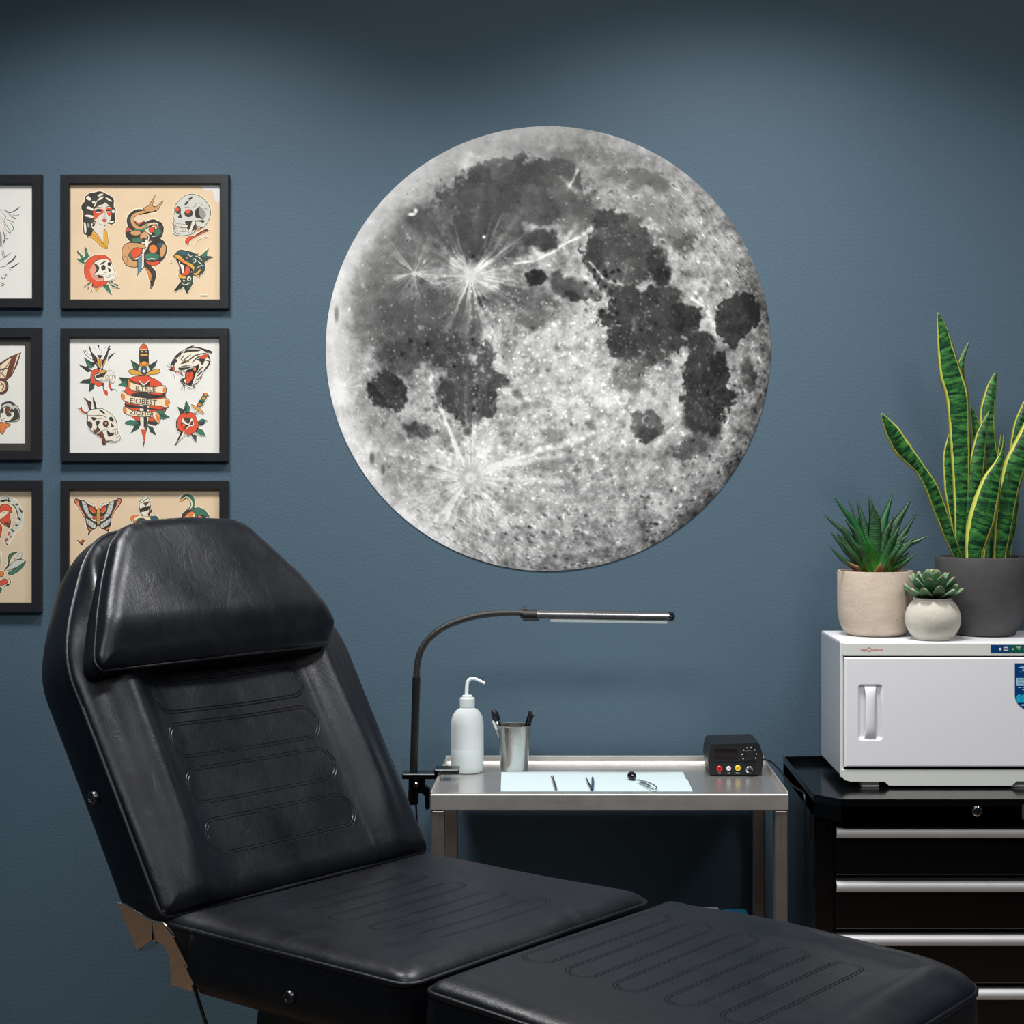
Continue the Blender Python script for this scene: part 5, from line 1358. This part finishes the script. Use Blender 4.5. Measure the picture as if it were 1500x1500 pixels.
def leaf(path, widths, mat_, parent, curve=.25, th_=.0022, n=30, nc=8, side=None, vnorm=False, twist=0.):
    P = [np.array(p) for p in catmull(path, max(2, n//(len(path)-1)))]; N = len(P); wd_ = np.interp(np.linspace(0, 1, N), np.linspace(0, 1, len(widths)), widths)
    L = 0; V = []; UV = []; ring = 2*(nc+1)-2
    for i in range(N):
        t_ = Vector(P[min(i+1, N-1)]-P[max(i-1, 0)]).normalized(); b = Vector(side) if side is not None else Vector((1, 0, 0))
        if side is None:
            vd = Vector((0, 1, 0)); b = t_.cross(vd); 
            if b.length < 1e-3: b = Vector((1, 0, 0))
        b = (b-t_*b.dot(t_)).normalized(); nn = b.cross(t_).normalized()
        if twist: 
            w_ = twist*i/N; b, nn = b*math.cos(w_)+nn*math.sin(w_), nn*math.cos(w_)-b*math.sin(w_)
        if i: L += np.linalg.norm(P[i]-P[i-1])
        hw = wd_[i]/2; p = Vector(P[i]); sec = []
        for j in range(nc+1): u = -1+2*j/nc; sec.append((u, hw*curve*(u*u)-0.0))
        for u, h_ in sec: V.append(p+b*u*hw+nn*h_); UV.append((u, L))
        for u, h_ in sec[-2:0:-1]: V.append(p+b*u*hw+nn*(h_-min(th_, hw*.8)*(1-u*u)**.5)); UV.append((u, L))
    R = 2*nc; F = []
    for i in range(N-1):
        for j in range(R): F.append([i*R+j, i*R+(j+1) % R, (i+1)*R+(j+1) % R, (i+1)*R+j])
    F += [list(range(R)), [(N-1)*R+j for j in range(R)][::-1]]
    if vnorm: UV = [(u, v/L) for u, v in UV]
    me = bpy.data.meshes.new('leaf'); me.from_pydata([tuple(v) for v in V], [], F); me.update(); ul = me.uv_layers.new(name='UVMap'); li = np.empty(len(me.loops), np.int32); me.loops.foreach_get('vertex_index', li); ul.data.foreach_set('uv', np.array(UV)[li].ravel())
    smooth(me); bm = bmesh.new(); bm.from_mesh(me); bmesh.ops.recalc_face_normals(bm, faces=bm.faces); bm.to_mesh(me); bm.free()
    return link('leaf', me, mat_, parent)
def soil(parent, c, r, z, sd, bump_=.003):
    rs = random.Random(sd); m = MB(); V = [(c[0], c[1], z)]; F = []; NR_, NA = 10, 40
    for i in range(1, NR_+1):
        for j in range(NA): w = 2*math.pi*j/NA; rr = r*i/NR_; V.append((c[0]+rr*math.cos(w), c[1]+rr*math.sin(w), z+rs.uniform(-1, 1)*bump_*(i < NR_)))
    for j in range(NA): F.append([0, 1+j, 1+(j+1) % NA])
    for i in range(NR_-1):
        for j in range(NA): F.append([1+i*NA+j, 1+(i+1)*NA+j, 1+(i+1)*NA+(j+1) % NA, 1+i*NA+(j+1) % NA])
    m.add(V, F, True)
    for k in range(70):
        w = rs.uniform(0, 6.28); rr = r*.96*math.sqrt(rs.random()); q = rs.uniform(.0018, .0045)*r/.07; cc = (c[0]+rr*math.cos(w), c[1]+rr*math.sin(w), z+q*.4)
        m.lathe(cc, [(q*.2, -q*.8), (q*rs.uniform(.8, 1.1), -q*.2), (q*rs.uniform(.6, 1), q*.4), (q*.15, q*.8)], 7)
    m.build('soil', M['soil'], parent)
def pot(parent, c, prof, mat_, z0): m = MB(); m.lathe((c[0], c[1], z0), prof, 96); m.build('pot', mat_, parent)
# snake plant
SY = D*0-.165; dS = D+SY; sk_ = dS/F_PX; sx = Xat(1443, SY)
sn = thing('snake_plant', (sx, SY, WT), 'tall snake plant with yellow-edged leaves in a charcoal pot, at the right edge', 'potted plant')
hp = .168; R1, R0 = 72.5*sk_, 43*sk_
pot(sn, (sx, SY), [(R0*.9, 0), (R0, .002), (R0+(R1-R0)*.45, hp*.25), (R0+(R1-R0)*.75, hp*.5), (R0+(R1-R0)*.93, hp*.75), (R1, hp*.97), (R1-.0008, hp), (R1-.005, hp), (R1-.007, hp-.015), (R1-.009, hp-.022)], M['pot_dark'], WT)
soil(sn, (sx, SY), R1-.010, WT+hp-.020, 3)
S5 = lambda pts, d0, d1: [tuple(W(1190+x/3., 450+y/3., dS+d0+(d1-d0)*k/(len(pts)-1))) for k, (x, y) in enumerate(pts)]
SW = lambda w: [q/3.*sk_ for q in w]
LV = [([(645,1145),(640,1100),(602,1000),(566,900),(528,800),(478,715),(402,625),(352,545),(302,465)], [34,36,52,60,60,48,80,66,3], -.02, -.10, .35),
 ([(656,1145),(655,1100),(655,900),(655,750),(650,600),(645,480),(636,380),(612,300),(590,200),(572,100),(551,22)], [50,52,64,78,90,96,106,104,80,50,3], .01, -.02, .22),
 ([(700,1145),(695,900),(672,500),(655,280),(664,215),(692,148)], [40,50,40,30,22,2], .035, .05, .3),
 ([(664,1145),(660,1080),(638,950),(615,800),(602,650),(612,528)], [42,46,62,72,56,3], .03, .03, .3),
 ([(742,1145),(745,1050),(768,850),(782,700),(772,560),(772,450),(790,350),(807,283)], [40,46,66,84,74,68,46,3], .03, .045, .25),
 ([(735,1145),(738,1000),(742,780),(738,640),(718,520),(698,430)], [38,48,60,56,44,3], .02, .03, .35),
 ([(700,1145),(700,1000),(700,850),(722,700),(745,560),(779,455)], [45,56,64,78,48,3], .0, .01, .3),
 ([(712,1145),(714,1080),(726,1010),(748,930),(768,850),(792,760),(818,690),(838,630),(841,562)], [72,80,104,122,114,84,40,16,4], -.045, -.06, .18),
 ([(812,1145),(812,1000),(816,800),(826,640),(832,553)], [30,40,36,24,3], .02, .02, .3),
 ([(822,1145),(826,1080),(842,960),(862,820),(896,690),(945,580),(985,470),(1010,380)], [52,58,78,92,100,90,66,3], -.02, -.04, .22),
 ([(845,1145),(858,1050),(878,800),(890,640),(908,520),(945,430),(990,330)], [38,44,52,50,46,46,3], .03, .03, .3),
 ([(842,1145),(850,1090),(878,985),(894,870),(902,803)], [20,22,34,32,3], .01, .0, .35),
 ([(770,1145),(775,1080),(790,980),(800,900)], [44,46,36,4], .0, .02, .3)]
for pts, w, d0, d1, cv in LV: leaf(S5(pts, d0, d1), SW(w), M['snake'], sn, cv, .003, 44, 8)
# haworthia
HY = -.165; dH = D+HY; hk = dH/F_PX; hx = Xat(1282.5, HY)
hw_ = thing('zebra_haworthia', (hx, HY, WT), 'spiky zebra-striped succulent in a beige concrete pot, leftmost plant on the warmer', 'potted plant')
Rp = 55.5*hk; hp = 94*hk
pot(hw_, (hx, HY), [(Rp*.70, 0), (Rp*.76, .0015), (Rp*.84, hp*.06), (Rp*.93, hp*.17), (Rp*.985, hp*.30), (Rp, hp*.42), (Rp, hp*.985), (Rp-.001, hp), (Rp-.006, hp), (Rp-.0075, hp-.01), (Rp-.008, hp-.012)], M['pot_beige'], WT)
soil(hw_, (hx, HY), Rp-.0085, WT+hp-.0075, 8)
H6 = lambda x, y, dd: tuple(W(1190+x/6.522, 720+y/6.522, dH+dd))
HL = [((600,770),(420,330),(200,45),70,.0,1),((590,770),(330,400),(100,212),62,-.02,0),((560,770),(330,560),(165,375),58,-.03,0),((540,775),(300,650),(150,515),44,-.04,0),((590,760),(440,300),(335,60),40,.03,0),
 ((600,770),(500,330),(425,80),74,.01,0),((605,770),(600,300),(540,45),104,-.01,0),((620,770),(680,300),(772,5),82,.03,1),((630,770),(790,330),(952,55),84,.01,0),((640,770),(850,440),(1002,198),66,.0,0),
 ((660,770),(880,520),(1108,424),66,-.03,0),((650,770),(820,500),(922,400),56,-.01,0),((670,775),(860,690),(992,590),48,-.04,0),((660,775),(850,650),(928,575),42,-.02,0),((600,770),(420,400),(310,262),60,-.02,0),
 ((620,770),(760,480),(838,320),76,-.03,0),((610,770),(630,330),(628,170),60,.03,0),((615,770),(700,400),(782,215),64,.0,0),((560,775),(400,600),(280,440),56,-.015,0),((580,770),(470,560),(380,470),60,-.045,0),((640,770),(760,620),(860,480),58,-.045,0),
 ((600,775),(560,560),(520,420),90,-.03,1),((560,775),(500,680),(490,598),30,-.05,2),((625,775),(645,730),(660,675),56,-.055,3),((735,775),(735,700),(718,590),26,-.05,2),((480,775),(430,720),(330,670),34,-.04,3)]
rh_ = random.Random(9)
for k in range(16):
    tx_ = 600+rh_.choice([-1, 1])*rh_.uniform(120, 400); ty_ = rh_.uniform(430, 640)-abs(tx_-600)*.15; HL.append(((600+(tx_-600)*.15, 775), (600+(tx_-600)*.6, (775+ty_)/2-10), (tx_, ty_), rh_.uniform(44, 62), rh_.uniform(-.045, .05), 0))
mt_ = [M['haw'], M['haw2'], M['haw2'], M['dry']]
for a, b, c, w, dd, ty in HL:
    s_ = 1 if c[0] > 600 else -1; bx_ = 600+(a[0]-600)*1.0
    pts = [H6(bx_, a[1]+14, dd*.3), H6((a[0]+b[0])/2+s_*8, (a[1]+b[1])/2+10, dd*.6), H6(b[0], b[1]+6, dd), H6((b[0]+c[0])/2-s_*2, (b[1]+c[1])/2+6, dd*1.2), H6(c[0], c[1], dd*1.3)]
    ww = [q*w*1.3*hk/6.522 for q in (1.02, 1.08, .86, .48, .02)]; leaf(pts, ww, mt_[ty], hw_, .42, .0045, 28, 8)
# echeveria
EY = -.272; dE = D+EY; ek = dE/F_PX; ex = Xat(1366.5, EY)
ec = thing('echeveria', (ex, EY, WT), 'small rosette succulent in a round pale grey pot between the two taller plants', 'potted plant')
Rp = 40.3*ek; hp = 61*ek
pot(ec, (ex, EY), [(Rp*.62, 0), (Rp*.68, .001)]+[(Rp*math.cos(a), hp*.5+hp*.62*math.sin(a)) for a in np.linspace(-.82, .80, 18)]+[(Rp*.86*.80, hp), (Rp*.76*.80, hp-.001), (Rp*.62, hp-.006)], M['pot_grey'], WT)
soil(ec, (ex, EY), Rp*.70, WT+hp-.0035, 5)
zc = WT+hp-.002; rs = random.Random(2)
for ring, (n_, el, L_, w_, z_) in enumerate([(11, 14, .060, .0185, .004), (10, 30, .054, .0180, .010), (8, 46, .046, .0170, .016), (6, 62, .038, .0155, .022), (4, 76, .030, .0130, .027), (2, 86, .022, .009, .030)]):
    L_ *= 1.13
    for k in range(n_):
        w = 2*math.pi*(k+.5*(ring % 2)+rs.uniform(-.08, .08))/n_+.2; e = math.radians(el+rs.uniform(-5, 5)); L__ = L_*rs.uniform(.9, 1.05)
        hd_ = Vector((math.cos(w), math.sin(w), 0)); dr = hd_*math.cos(e)+CZ*math.sin(e); up_ = CZ*math.cos(e)-hd_*math.sin(e); st = Vector((ex, EY, zc+z_))
        pts = [tuple(st+dr*L__*f+up_*L__*g) for f, g in ((0.08, 0), (.35, -.05), (.65, -.04), (.88, .03), (1.0, .10))]
        leaf(pts, [w_*.6, w_*1.1, w_*1.5, w_*1.15, w_*.05], M['ech'], ec, .22, .0055, 16, 8, side=(-math.sin(w), math.cos(w), 0), vnorm=True)
